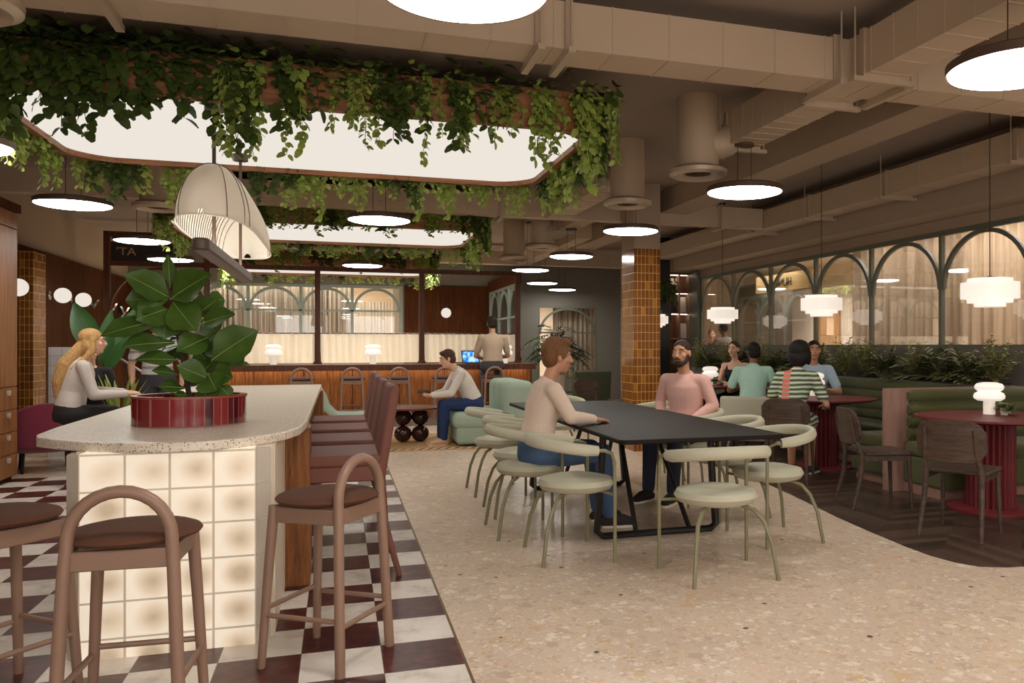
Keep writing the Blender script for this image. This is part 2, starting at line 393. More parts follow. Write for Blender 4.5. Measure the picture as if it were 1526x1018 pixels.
def person(name_label, loc, ang, P):
    """local frame: +Y is where the body faces, +X its right-hand side, origin on the floor"""
    sc = P.get('scale', 1.0); f = P.get('female', False); vox = P.get('vox', .008)
    lean = R(P.get('lean', 0)); pel = V(P['pelvis']); bend = R(P.get('bend', 0)); side = P.get('side', 0)
    tw = R(P.get('twist', 0))
    def T(x, y, t):     # torso point: t up the spine
        a = lean+bend*t/.5
        # integrate roughly: lower part lean, upper part adds bend
        yy = t*math.sin(lean+bend*.5*t/.5); zz = t*math.cos(lean+bend*.5*t/.5)
        k = min(1, t/.4) if t > 0 else 0
        c_, s_ = math.cos(tw*k), math.sin(tw*k); x, y = x*c_-y*s_, x*s_+y*c_
        return pel + V((x+side*t, yy+y*math.cos(a), zz-y*math.sin(a)))
    sw = .165 if f else .187
    hips = [pel+V((s*.095,0,-.02)) for s in (-1,1)]
    kn = [V(q) for q in P['knees']]; an = [V(q) for q in P['ankles']]
    sh = [T(s*sw, 0, .445) for s in (-1,1)]
    el = [V(q) for q in P['elbows']]; wr = [V(q) for q in P['wrists']]
    hc = T(0, .02, .60) + V(P.get('head_off', (0,.02,.085)))
    HR = Euler((R(-P.get('pitch',0)), R(P.get('roll',0)), R(P.get('yaw',0)))).to_matrix()
    def Hd(x, y, z): return hc + HR @ V((x,y,z))
    def torso(mb, add, t0=-.08, t1=.52):
        secs = [(-.08,.135,.10,0),(0,.165 if not f else .172,.115,0),(.1,.152,.108,0),(.2,.142 if not f else .125,.10,0),(.32,.165 if not f else .148,.112,.012 if f else .005),(.40,.172 if not f else .155,.105,.008),(.455,.155 if not f else .135,.082,0),(.495,.085,.06,-.005),(.52,.058,.05,-.005)]
        rg = []
        for t, rx, ry, oy in secs:
            if t < t0-1e-6 or t > t1+1e-6: continue
            rg.append([T((rx+add)*math.cos(2*PI*k/22), (ry+add)*math.sin(2*PI*k/22)+oy, t) for k in range(22)])
        mb.rings(rg)
        for s in sh:
            c_ = T(0,0,.43); cap(mb, s.lerp(c_,.45), s, .058+add, .050+add)
    # --- body: one continuous skin
    b = MB(); torso(b, -.004)
    cap(b, T(0,-.005,.48), hc+HR@V((0,-.025,-.06)), .052 if not f else .046, .050 if not f else .044)
    b.ell(Hd(0,-.012,.025), (.074,.094,.092), HR); b.ell(Hd(0,.018,-.035), (.058,.070,.078), HR); b.ell(Hd(0,.05,-.085), (.034,.030,.026), HR)
    cap(b, Hd(0,.088,.012), Hd(0,.104,-.026), .009, .014, 10)                     # nose
    b.ell(Hd(0,.088,-.026), (.019,.012,.010), HR, 10, 6)
    for s in (-1,1):
        b.ell(Hd(s*.076,-.008,-.005), (.010,.020,.032), HR, 10, 8)              # ears
        b.ell(Hd(s*.034,.072,.030), (.024,.014,.010), HR, 10, 6)                # brow
        b.ell(Hd(s*.042,.052,-.022), (.024,.024,.020), HR, 10, 6)               # cheek
    b.ell(Hd(0,.082,-.057), (.024,.014,.010), HR, 10, 6)                        # lips
    for i, s in enumerate((-1,1)):
        limb(b, [sh[i], sh[i].lerp(el[i],.5), el[i], el[i].lerp(wr[i],.35), wr[i]], [.048,.045,.038,.039,.026] if not f else [.040,.038,.032,.032,.022])
        limb(b, [hips[i], kn[i], kn[i].lerp(an[i],.3), an[i]], [.082,.055,.053,.036])
        ft = V(P['toes'][i]); limb(b, [an[i]+V((0,0,-.01)), an[i].lerp(ft,.6), ft], [.036,.034,.026])
        # hand: palm, four fingers, thumb
        d = (wr[i]-el[i]).normalized(); pn = V(P.get('palm', [(0,0,-1),(0,0,-1)])[i]); pn = (pn-d*pn.dot(d)).normalized(); lat = d.cross(pn)*(1 if s > 0 else -1)
        curl = P.get('curl', (.5,.5))[i]
        W = wr[i]
        for q in (-.028,-.010,.010,.028): cap(b, W+d*.01+lat*q*.7, W+d*.082+lat*q, .017, .012, 8)
        for q, L in ((-.032,.058),(-.011,.070),(.011,.076),(.032,.068)):
            a0 = W+d*.085+lat*q; L *= 1.0; d1 = (d*math.cos(curl*.8)+pn*math.sin(curl*.8)); d2 = (d*math.cos(curl*2.0)+pn*math.sin(curl*2.0))
            a1 = a0+d1*L*.5+lat*q*.12; a2 = a1+d2*L*.5; cap(b, a0, a1, .0095, .0088, 8); cap(b, a1, a2, .0088, .0072, 8)
        a0 = W+d*.028+lat*.03; a1 = a0+(d*.6+lat*.75+pn*.25).normalized()*.042; a2 = a1+(d*.85+lat*.25+pn*.45).normalized()*.032
        cap(b, a0, a1, .014, .0105, 8); cap(b, a1, a2, .0105, .008, 8)
    body = skinned(b, 'person', skinmat(P['skin']), None, vox, 2)
    body.location = loc; body.rotation_euler = (0,0,ang); body.scale = (sc,)*3
    tag(body, name_label, 'person')
    # --- eyes, brows, mouth
    dk = clothmat(P['hair'], 'brow')
    for s in (-1,1):
        e = MB().ell(Hd(s*.033,.077,.008), (.0115,.009,.0062), HR, 10, 6).build('eye', M['white'], body)
        MB().ell(Hd(s*.033,.0855,.008), (.0052,.0025,.0052), HR, 8, 6).build('iris', M['soil'], e)
        MB().tube([Hd(s*.016,.087,.034), Hd(s*.034,.088,.040), Hd(s*.055,.074,.033)], .0042, 6).build('eyebrow', dk, body)
    MB().tube([Hd(-.024,.086,-.056), Hd(-.008,.096,-.0555), Hd(.008,.096,-.0555), Hd(.024,.086,-.056)], .0048, 6).build('lips', plain('lip', srgb(150,84,76), .5), body)
    # --- hair
    h = MB(); hs = P.get('hair_style', 'short')
    if hs == 'short':
        h.ell(Hd(0,-.024,.046), (.083,.098,.088), HR); h.ell(Hd(0,-.052,-.01), (.079,.066,.075), HR); h.ell(Hd(0,.04,.095), (.06,.045,.026), HR)
        for s in (-1,1): h.ell(Hd(s*.073,.012,.02), (.010,.022,.035), HR)
    elif hs == 'full':
        h.ell(Hd(0,-.026,.052), (.090,.108,.096), HR); h.ell(Hd(0,-.060,-.005), (.084,.062,.078), HR); h.ell(Hd(.03,.03,.115), (.05,.05,.03), HR); h.ell(Hd(-.04,-.02,.13), (.05,.06,.025), HR); h.ell(Hd(0,.035,.102), (.075,.06,.034), HR)
        for s in (-1,1): h.ell(Hd(s*.078,.012,.022), (.012,.026,.036), HR)
    elif hs == 'crop':
        h.ell(Hd(0,-.020,.042), (.079,.095,.083), HR); h.ell(Hd(0,-.045,-.01), (.076,.062,.06), HR)
    elif hs == 'bob':
        h.ell(Hd(0,-.030,.045), (.105,.112,.100), HR); h.ell(Hd(0,-.065,-.04), (.105,.075,.10), HR)
        for s in (-1,1): h.ell(Hd(s*.088,-.01,-.03), (.024,.05,.085), HR)
    elif hs == 'bun':
        h.ell(Hd(0,-.026,.044), (.083,.098,.086), HR); h.ell(Hd(0,-.10,.06), (.045,.04,.045), HR); h.ell(Hd(0,-.05,-.02), (.076,.058,.06), HR)
    elif hs == 'long':
        h.ell(Hd(0,-.026,.046), (.086,.102,.088), HR); h.ell(Hd(0,-.06,-.03), (.088,.06,.10), HR)
        limb(h, [Hd(0,-.085,-.04), T(0,-.13,.42), T(0,-.135,.26), T(0,-.12,.14)], [.066,.068,.058,.03])
        for s in (-1,1): limb(h, [Hd(s*.075,-.01,.02), Hd(s*.082,-.02,-.09), T(s*.09,-.06,.40)], [.022,.03,.03])
    skinned(h, 'hair', hairmat(P['hair']), body, .008, 2)
    if P.get('beard'):
        bd = MB(); bd.ell(Hd(0,.058,-.088), (.045,.036,.036), HR)
        for s in (-1,1): limb(bd, [Hd(s*.068,.012,-.02), Hd(s*.058,.035,-.07), Hd(s*.03,.065,-.095)], [.012,.018,.02])
        bd.tube([Hd(-.03,.084,-.052), Hd(0,.099,-.042), Hd(.03,.084,-.052)], .008, 8)
        skinned(bd, 'beard', hairmat(P['hair']), body, .006, 2)
    # --- shirt
    c = MB(); sl = P.get('sleeve', 'long'); low = P.get('hem', -.06)
    top_t = .495 if P.get('neck', 'crew') == 'crew' else .44
    secs = [(low,.158,.122,0),(0,.178,.128,0),(.1,.166,.122,0),(.2,.156 if not f else .138,.114,0),(.32,.178 if not f else .160,.124,.012 if f else .005),(.40,.184 if not f else .166,.117,.008),(.455,.168 if not f else .146,.094,0),(.495,.088,.070,-.005)]
    rg = [[T(rx*math.cos(2*PI*k/22), ry*math.sin(2*PI*k/22)+oy, t) for k in range(22)] for t, rx, ry, oy in secs if t <= top_t+1e-6]
    c.rings(rg)
    if P.get('neck', 'crew') == 'crew':
        for s in sh: cap(c, s.lerp(T(0,0,.43),.45), s, .068, .060)
        c.tube([T(.066*math.cos(2*PI*k/20), .056*math.sin(2*PI*k/20)-.004, .505+.012*math.sin(2*PI*k/20+PI)) for k in range(20)], .013, 8, closed=True)
        for i in range(2):
            if sl == 'long': limb(c, [sh[i], sh[i].lerp(el[i],.5), el[i], el[i].lerp(wr[i],.5), el[i].lerp(wr[i],.93)], [.060,.056,.050,.045,.036])
            else: limb(c, [sh[i], sh[i].lerp(el[i],.72)], [.060,.058])
    else:
        for i, s in enumerate((-1,1)): limb(c, [T(s*.10,.085,.40), T(s*.105,.0,.475), T(s*.10,-.08,.42)], [.02,.02,.02])
    skinned(c, 'dress' if P.get('dress') else 'shirt', P['top'], body, .011, 3)
    # --- trousers or skirt
    q = MB()
    rg = [[T(rx*math.cos(2*PI*k/22), ry*math.sin(2*PI*k/22), t) for k in range(22)] for t, rx, ry in ((-.095,.15,.115),(-.04,.178,.13),(.03,.180,.13),(.07,.168,.122))]
    q.rings(rg)
    for i in range(2):
        if P.get('dress'): limb(q, [hips[i], hips[i].lerp(kn[i],.5), kn[i]], [.105,.10,.085])
        else: limb(q, [hips[i], hips[i].lerp(kn[i],.5), kn[i], kn[i].lerp(an[i],.5), kn[i].lerp(an[i],.94)], [.102,.088,.070,.062,.054])
    skinned(q, 'skirt' if P.get('dress') else 'trousers', P['bottom'], body, .012, 3)
    if P.get('shoe'):
        for i in range(2):
            ft = V(P['toes'][i]); a = an[i]; w = MB(); limb(w, [a+V((0,0,-.02)), a.lerp(ft,.55), ft], [.043,.041,.034])
            hd = (V((ft.x,ft.y,0))-V((a.x,a.y,0))).normalized(); limb(w, [a-hd*.04+V((0,0,ft.z-a.z+.008)), a.lerp(ft,.5)+V((0,0,(ft.z-a.z)*.5))], [.034,.036])
            so = skinned(w, 'shoe', P['shoe'], body, .009, 2)
            zc = ft.z
            s2 = MB(); s2.rings([[(a-hd*.055).lerp(ft+hd*.035,fq)+V((-hd.y,hd.x,0))*wq*sg+V((0,0,-(a-hd*.055).lerp(ft+hd*.035,fq).z+ft.z-.034+dz)) for fq,wq,sg in ((0,.02,1),(.2,.034,1),(.6,.036,1),(.85,.038,1),(1,.015,1),(1,.015,-1),(.85,.038,-1),(.6,.036,-1),(.2,.034,-1),(0,.02,-1))] for dz in (0,.018)])
            s2.build('sole', M['white'] if P.get('white_sole', True) else M['soil'], so)
    return body
def sit(seat=.47, kx=.11, fwd=.43, fy=.02, fx=None):
    fx = kx if fx is None else fx
    return dict(pelvis=(0,0,seat+.095), knees=[(-kx,fwd,seat+.075),(kx,fwd,seat+.075)], ankles=[(-fx,fwd+fy,.085),(fx,fwd+fy,.085)], toes=[(-fx-.02,fwd+fy+.16,.036),(fx+.02,fwd+fy+.16,.036)])
def stand():
    return dict(pelvis=(0,0,.93), knees=[(-.10,.02,.50),(.10,.02,.50)], ankles=[(-.11,0,.085),(.11,0,.085)], toes=[(-.14,.16,.036),(.14,.16,.036)])
def face(dx, dy): return math.atan2(dy, dx)-PI/2
SKA, SKB, SKC, SKD = srgb(214,166,136), srgb(196,144,112), srgb(128,84,60), srgb(226,178,150)

person('man in a cream shirt and blue jeans seated at the black table', (1.34,5.72,0), face(1,.05), dict(sit(.475,.12,.46,.06), lean=5, bend=12, pitch=2,
    elbows=[(-.24,.14,.82),(.25,.18,.82)], wrists=[(-.14,.38,.79),(.12,.40,.79)], palm=[(0,0,-1),(0,0,-1)], curl=(.25,.25), skin=SKB, hair=srgb(128,88,56), hair_style='full',
    top=clothmat(srgb(226,204,186),'cream_shirt'), bottom=clothmat(srgb(72,98,132),'jeans'), shoe=clothmat(srgb(52,46,46),'shoe_leather'), vox=.0068))
person('bearded man in a pale pink shirt seated at the black table', (2.92,6.66,0), face(-.8,-.6), dict(sit(.475,.12,.40,.04), lean=2, bend=4, yaw=6,
    elbows=[(-.27,.0,.80),(.27,.0,.80)], wrists=[(-.12,.20,.655),(.12,.22,.655)], palm=[(0,0,-1),(0,0,-1)], curl=(.5,.5), skin=SKB, hair=srgb(60,42,34), hair_style='crop', beard=True,
    top=clothmat(srgb(224,178,166),'pink_shirt'), bottom=clothmat(srgb(40,46,62),'navy_trousers'), shoe=clothmat(srgb(44,36,32),'shoe_leather'), vox=.0072))
person('man in a white jumper looking at a phone on the mint sofa', (1.72,11.0,0), face(-1,-.06), dict(sit(.46,.10,.40,.02), lean=18, bend=22, pitch=14, head_off=(0,.03,.085),
    elbows=[(-.21,.34,.70),(.22,.34,.70)], wrists=[(-.06,.56,.66),(.08,.55,.66)], palm=[(.4,0,.8),(-.4,0,.8)], curl=(.7,.7), skin=SKD, hair=srgb(84,54,40), hair_style='short',
    top=clothmat(srgb(224,216,208),'white_jumper'), bottom=clothmat(srgb(38,56,98),'navy_jeans'), shoe=clothmat(srgb(206,170,136),'tan_shoe')))
o = MB().box((0,0,0),(.075,.15,.009)).build('phone', M['blackmetal'], None, bev=.002); o.location = (1.06,10.98,.715); o.rotation_euler = (R(0),R(-20),R(90)); tag(o, 'dark phone held in front of the man on the mint sofa', 'phone')
person('man in a beige T-shirt on a bar stool, his back turned', (2.52,14.0,.08), face(.05,1), dict(sit(.78,.12,.36,.02), lean=3, bend=6, scale=1.04,
    ankles=[(-.13,.25,.36),(.13,.25,.36)], toes=[(-.14,.38,.30),(.14,.38,.30)], elbows=[(-.27,.12,1.02),(.27,.12,1.02)], wrists=[(-.16,.36,.985),(.12,.36,.985)], curl=(.3,.3), skin=SKB, hair=srgb(40,28,24), hair_style='short', sleeve='short',
    top=clothmat(srgb(182,162,140),'beige_tshirt'), bottom=clothmat(srgb(70,66,66),'grey_trousers'), shoe=clothmat(srgb(60,52,48),'shoe_leather'), hem=-.04))
person('woman with long blond hair in a pale grey top leaning towards the island', (-2.39,8.80,0), face(.92,.30), dict(sit(.60,.10,.36,.0), lean=9, bend=10, pitch=-2, female=True,
    ankles=[(-.11,.30,.20),(.11,.30,.20)], toes=[(-.12,.44,.15),(.12,.44,.15)], elbows=[(-.20,.20,.88),(.20,.18,.86)], wrists=[(-.08,.46,.87),(.12,.46,.86)], curl=(.3,.3), skin=SKD, hair=srgb(204,160,104), hair_style='long',
    top=clothmat(srgb(206,196,188),'pale_grey_top'), bottom=clothmat(srgb(34,30,32),'black_trousers'), shoe=clothmat(srgb(40,34,32),'shoe_leather'), hem=-.04))
person('woman in a black short-sleeved top seated just behind the blond woman', (-2.76,11.0,0), face(.2,-1), dict(sit(.47), lean=4, bend=8, pitch=8, scale=1.0, female=True,
    elbows=[(-.24,.10,.78),(.24,.10,.78)], wrists=[(-.06,.30,.80),(.08,.30,.82)], curl=(.5,.5), palm=[(.3,0,1),(-.3,0,1)], skin=SKD, hair=srgb(110,72,46), hair_style='bun', sleeve='short',
    top=clothmat(srgb(30,26,30),'black_top'), bottom=clothmat(srgb(34,30,34),'black_trousers'), shoe=clothmat(srgb(40,34,32),'shoe_leather'), hem=-.04))
person('man in a grey and white striped T-shirt standing behind the fig plant', (-2.02,10.75,0), face(.15,-1), dict(stand(), lean=1, bend=2, scale=1.0,
    elbows=[(-.27,-.03,1.10),(.27,-.03,1.10)], wrists=[(-.25,.08,.86),(.25,.08,.86)], palm=[(1,0,0),(-1,0,0)], curl=(.5,.5), skin=SKD, hair=srgb(90,64,44), hair_style='short', sleeve='short',
    top=stripes('striped_tshirt', [srgb(226,222,218),srgb(226,222,218),srgb(160,158,160)], 11), bottom=clothmat(srgb(66,66,74),'grey_trousers'), shoe=clothmat(srgb(70,60,56),'shoe_leather'), hem=-.04))
person('woman in a black top facing the camera behind the farthest burgundy table', (5.50,10.75,0), face(-.8,-.75), dict(sit(.49,.10,.40,.0), lean=2, bend=6, female=True, yaw=-6,
    elbows=[(-.21,.14,.78),(.21,.14,.78)], wrists=[(-.06,.32,.78),(.06,.32,.79)], curl=(.5,.5), skin=SKD, hair=srgb(60,42,34), hair_style='bun', neck='scoop',
    top=clothmat(srgb(30,28,32),'black_vest'), bottom=clothmat(srgb(40,38,44),'dark_trousers'), shoe=clothmat(srgb(40,34,32),'shoe_leather')))
person('man in a mint shirt, his back turned, at the farthest round table', (4.82,8.98,0), face(.6,1), dict(sit(.48,.12,.42,.0), lean=8, bend=10, scale=1.0, yaw=18,
    elbows=[(-.29,.12,.76),(.29,.14,.76)], wrists=[(-.18,.36,.78),(.16,.38,.78)], curl=(.4,.4), skin=SKC, hair=srgb(26,20,18), hair_style='short', sleeve='short',
    top=clothmat(srgb(178,216,200),'mint_shirt'), bottom=clothmat(srgb(66,66,70),'grey_trousers'), shoe=clothmat(srgb(60,52,48),'shoe_leather'), hem=-.04))
person('woman in a green striped dress, back to the camera, at the middle round table', (4.24,7.14,0), face(.75,.7), dict(sit(.475,.10,.42,.0), lean=2, bend=14, female=True, side=.12, dress=True, yaw=-10,
    elbows=[(-.22,.06,.76),(.34,.10,.74)], wrists=[(-.10,.32,.77),(.28,.32,.72)], curl=(.4,.5), skin=SKB, hair=srgb(30,22,22), hair_style='bob', sleeve='short',
    top=stripes('striped_dress', [srgb(140,160,124),srgb(226,224,210),srgb(140,160,124),srgb(44,46,40)], 22, True), bottom=stripes('striped_skirt', [srgb(140,160,124),srgb(226,224,210),srgb(140,160,124),srgb(44,46,40)], 22), shoe=clothmat(srgb(60,48,44),'shoe_leather'), vox=.0075))
person('man with glasses in a pale blue shirt facing the camera behind the middle table', (5.50,8.72,0), face(-.45,-1), dict(sit(.49,.12,.40,-.05), lean=2, bend=8, scale=1.0,
    elbows=[(-.29,.16,.76),(.29,.16,.76)], wrists=[(-.12,.36,.79),(.12,.36,.79)], curl=(.3,.3), skin=SKB, hair=srgb(36,26,22), hair_style='crop', sleeve='short',
    top=clothmat(srgb(168,190,206),'pale_blue_shirt'), bottom=clothmat(srgb(50,50,58),'dark_trousers'), shoe=clothmat(srgb(40,34,32),'shoe_leather')))
person('woman with brown hair in a dark top standing in the room behind the arched window', (7.32,15.4,0), face(-.5,-1), dict(stand(), scale=.95, female=True, bend=4,
    elbows=[(-.22,.0,1.10),(.22,.0,1.10)], wrists=[(-.12,.18,.98),(.12,.18,.98)], skin=SKD, hair=srgb(90,60,40), hair_style='bun', vox=.01,
    top=clothmat(srgb(70,72,58),'dark_green_top'), bottom=clothmat(srgb(60,56,54),'dark_trousers')))
person('man in a grey jumper with his back turned in the room behind the arched window', (7.31,14.75,0), face(-.2,1), dict(stand(), scale=1.03, bend=6,
    elbows=[(-.30,.08,1.12),(.28,.02,1.10)], wrists=[(-.36,.28,1.10),(.24,.14,.90)], skin=SKC, hair=srgb(40,30,26), hair_style='crop', vox=.01,
    top=clothmat(srgb(122,116,104),'grey_jumper'), bottom=clothmat(srgb(60,56,54),'dark_trousers')))
# ------------------------------------------------------------------ the setting
CEIL = 3.35
struct(MB().bx(-4.2, 6.5, -3, 18.6, -.1, 0), 'floor', M['terrazzo'])
struct(MB().bx(-4, .5, -3, 9.5, 0, .003), 'floor_checker', M['marble'])
struct(MB().bx(.495, .507, -3, 9.5, 0, .004), 'trim_1', plain('brass_strip', srgb(120,96,66), .4, metal=.6))
wf = [(6.4,4.15),(5.6,4.2),(4.9,4.12),(4.4,4.0),(4.1,3.9),(3.894,3.872),(3.772,3.887),(3.632,3.95),(3.56,4.085),(3.53,4.25),(3.535,4.493),(3.58,4.95),(3.642,5.455),(3.72,5.9),(3.798,6.357),(3.89,7.0),(3.972,7.715),(4.08,8.8),(4.2,10.2),(4.35,12),(4.5,14),(6.4,14)]
struct(MB().prism(wf, 0, .004), 'floor_timber', M['herring'])
struct(MB().bx(-4.2, 6.6, -3, 18.7, CEIL, CEIL+.1), 'ceiling', M['ceiling'])
struct(MB().bx(-4.2, -4, -3, 18.6, 0, CEIL), 'wall_left', M['wall'])
struct(MB().bx(-4.2, 6.5, -3.2, -3, 0, CEIL), 'wall_front', M['wall'])
w = MB()   # right wall with the long window opening
w.bx(6.4, 6.55, -3, 18.6, 0, 1.30); w.bx(6.4, 6.55, -3, 18.6, 2.60, CEIL)
w.bx(6.4, 6.55, -3, 3.70, 1.30, 2.60); w.bx(6.4, 6.55, 13.95, 18.6, 1.30, 2.60)
struct(w, 'wall_right', M['wall'])
struct(MB().bx(6.37, 6.4, 3.0, 14.3, 0, 1.30), 'trim_2', M['wallgreen'])
w = MB()   # back wall: inner-room window and corner window
w.bx(-4, 6.5, 18.5, 18.6, 2.62, CEIL); w.bx(-4, 6.5, 18.5, 18.6, 0, .55)
w.bx(-4, -2.86, 18.5, 18.6, .55, 2.62); w.bx(-2.86, 1.33, 18.5, 18.6, .55, 1.0); w.bx(1.33, 4.38, 18.5, 18.6, .55, 2.62)
w.bx(5.82, 6.5, 18.5, 18.6, .55, 2.62); w.bx(4.38, 5.82, 18.5, 18.6, 2.25, 2.62)
struct(w, 'wall_back', M['wallgreen'])
def boards(mb, axis, k, a0, a1, z0, z1, step, d):
    n = max(1, round((a1-a0)/step))
    for i in range(n):
        p, q = a0+(a1-a0)*i/n+.006, a0+(a1-a0)*(i+1)/n-.006
        if axis == 'y': mb.bx(k, k+d, p, q, z0, z1)
        else: mb.bx(p, q, k-d, k, z0, z1)
w = MB(); w.bx(-4, -3.985, 5.0, 18.5, 0, 2.6); boards(w, 'y', -3.985, 5.0, 18.5, 0, 2.6, 1.02, .02); w.bx(-3.985, -3.95, 5, 18.5, 2.58, 2.64)
struct(w, 'trim_3', M['darkwood'])
w = MB(); boards(w, 'x', 18.5, 1.36, 3.24, 0, 2.64, .94, .03); boards(w, 'x', 18.5, -3.97, -2.9, 0, 2.64, .5, .03)
struct(w, 'trim_4', M['darkwood'])
# ceiling raft over the near light box, long beam
struct(MB().prism(rrect(-1.95, 1.42, 4.68, 7.4, .2), 3.13, CEIL), 'ceiling_raft', M['ceiling'])
struct(MB().bx(4.03, 4.43, -1, 14.2, 3.07, CEIL), 'ceiling_beam', M['wall'])
struct(MB().bx(5.95, 6.4, -1, 14.2, 2.72, CEIL), 'ceiling_soffit', M['wall'])

def arch_window(name, plane, k, edges, z0, z1, m, rail=None, depth=.05, bar=.045, springs=.62, pane=True, kind='structure'):
    """row of arched lights between uprights; plane 'x': lies in X = k, runs along Y"""
    mb = MB(); P = (lambda a, z, d: (k+d, a, z)) if plane == 'x' else (lambda a, z, d: (a, k+d, z))
    def bar_(a0, a1, za, zb):
        (x0,y0,zz0),(x1,y1,zz1) = P(a0,za,-depth/2), P(a1,zb,depth/2); mb.bx(min(x0,x1),max(x0,x1),min(y0,y1),max(y0,y1),zz0,zz1)
    lo, hi = min(edges), max(edges)
    bar_(lo-bar/2, hi+bar/2, z1-.055, z1); bar_(lo-bar/2, hi+bar/2, z0, z0+.03)
    if rail: bar_(lo, hi, rail-.018, rail+.018)
    es = sorted(edges)
    for e in es: bar_(e-bar/2, e+bar/2, z0+.03, z1-.055)
    for a, b in zip(es, es[1:]):
        c = (a+b)/2; ra = (b-a)/2-.005; rz = springs; zc = z1-.05-rz; n = 22
        rg = []
        for i in range(n+1):
            t = PI*i/n; co, si = math.cos(t), math.sin(t)
            o = (c+ra*co, zc+rz*si); q = (c+(ra-bar)*co, zc+(rz-bar)*si)
            rg.append([P(o[0],o[1],-depth*.4), P(o[0],o[1],depth*.4), P(q[0],q[1],depth*.4), P(q[0],q[1],-depth*.4)])
        mb.rings(rg)
    o = mb.build(name, m, smooth=False); tag(o, kind=kind)
    if pane:
        g = MB()
        (x0,y0,_),(x1,y1,_) = P(lo,0,-.004), P(hi,0,.004); g.bx(min(x0,x1),max(x0,x1),min(y0,y1),max(y0,y1),z0+.02,z1-.03)
        g.build('pane', M['glass'], o, smooth=False)
    return o
arch_window('window_1', 'x', 6.42, [13.91-1.272*i for i in range(9)], 1.30, 2.60, M['frame'], springs=.60)
arch_window('window_2', 'y', 18.53, [-2.84,-1.80,-.77,.275,1.29], 1.0, 2.62, M['paleframe'], rail=2.07, springs=.5, bar=.06)
arch_window('window_3', 'y', 18.53, [4.40,5.80], .55, 2.25, M['frame'], rail=1.62, springs=.62, bar=.05)
arch_window('window_4', 'x', 3.26, [15.33,16.3,17.35,18.4], 1.1, 2.52, M['paleframe'], rail=1.88, springs=.55, bar=.06)
w = MB(); w.bx(3.22, 3.30, 15.3, 18.5, 0, 1.1); w.bx(3.22, 3.30, 15.3, 18.5, 2.52, 2.75)
struct(w, 'wall_nook', M['darkwood'])
struct(MB().bx(6.33, 6.40, 13.94, 14.3, 0, 2.72), 'trim_5', M['frame'])

# rooms seen through the glass
struct(MB().bx(6.55, 9.7, 0, 18.5, -.1, 0), 'floor_beyond', M['cream'])
struct(MB().bx(6.55, 9.7, 0, 18.5, 3.0, 3.1), 'ceiling_beyond', M['farwall'])
w = MB(); w.bx(9.6, 9.7, 0, 18.5, 0, 3.0); w.bx(6.55, 9.6, 18.4, 18.5, 0, 3.0); w.bx(6.55, 9.6, 0, .1, 0, 3)
struct(w, 'wall_beyond', M['farwall'])
w = MB(); w.bx(-4.2, 7.5, 22, 22.1, 0, 3.3); w.bx(-4.3, -4.2, 18.6, 22, 0, 3.3); w.bx(7.5, 7.6, 18.6, 22, 0, 3.3)
struct(w, 'wall_far_room', M['farwall'])
struct(MB().bx(-4.2, 7.5, 18.6, 22, -.1, 0), 'floor_far_room', M['cream'])
struct(MB().bx(-4.2, 7.5, 18.7, 22, 3.2, 3.3), 'ceiling_far_room', M['farwall'])
def drape(name, label, plane, k, a0, a1, z0, z1, m, wl=.12, amp=.03, group=None, cat='curtain'):
    n = int(abs(a1-a0)/wl*8); ph = random.random()*6
    f, b = [], []
    for i in range(n+1):
        a = a0+(a1-a0)*i/n; d = amp*math.sin(2*PI*a/wl+ph)+amp*.5*math.sin(2*PI*a/wl*.37+ph)
        f.append((a, d))
    mb = MB()
    P = (lambda a, d, z: (k+d, a, z)) if plane == 'x' else (lambda a, d, z: (a, k+d, z))
    rg = [[P(a,d-.003,z0), P(a,d+.003,z0), P(a,d+.003,z1), P(a,d-.003,z1)] for a, d in f]
    mb.rings(rg); o = mb.build(name, m); return tag(o, label, cat, group)
drape('curtain', 'floor-length grained beige curtain behind the long arched window', 'x', 7.2, 3.4, 10.35, .05, 2.9, M['woodcurtain'], .17, .035)
drape('curtain', 'dark grey curtain beside the pale wall behind the long arched window', 'x', 8.4, 14.0, 14.75, .05, 2.55, M['greycurtain'], .16, .035)
drape('curtain', 'beige striped blind behind the left arches of the bar room window', 'y', 18.9, -2.9, .28, .3, 2.9, M['slats'], .10, .025)
drape('curtain', 'pale ribbed blind behind the right arch of the bar room window', 'y', 19.2, .29, 1.12, .3, 2.30, M['paleblind'], .07, .015)
drape('curtain', 'brown striped curtain behind the corner window with the palm in front', 'y', 18.95, 4.85, 6.0, .3, 2.4, M['slats'], .12, .03)
struct(MB().bx(1.14, 1.32, 18.95, 19.1, 0, 3.1), 'trim_6', M['farwall'])
o = MB().bx(9.56, 9.6, 14.2, 15.15, 0, 2.15).build('door_1', M['door'], smooth=False); tag(o, kind='structure')
MB().ell((9.53, 14.3, 1.02), (.03,.03,.03)).build('door_handle', M['chrome'], o)
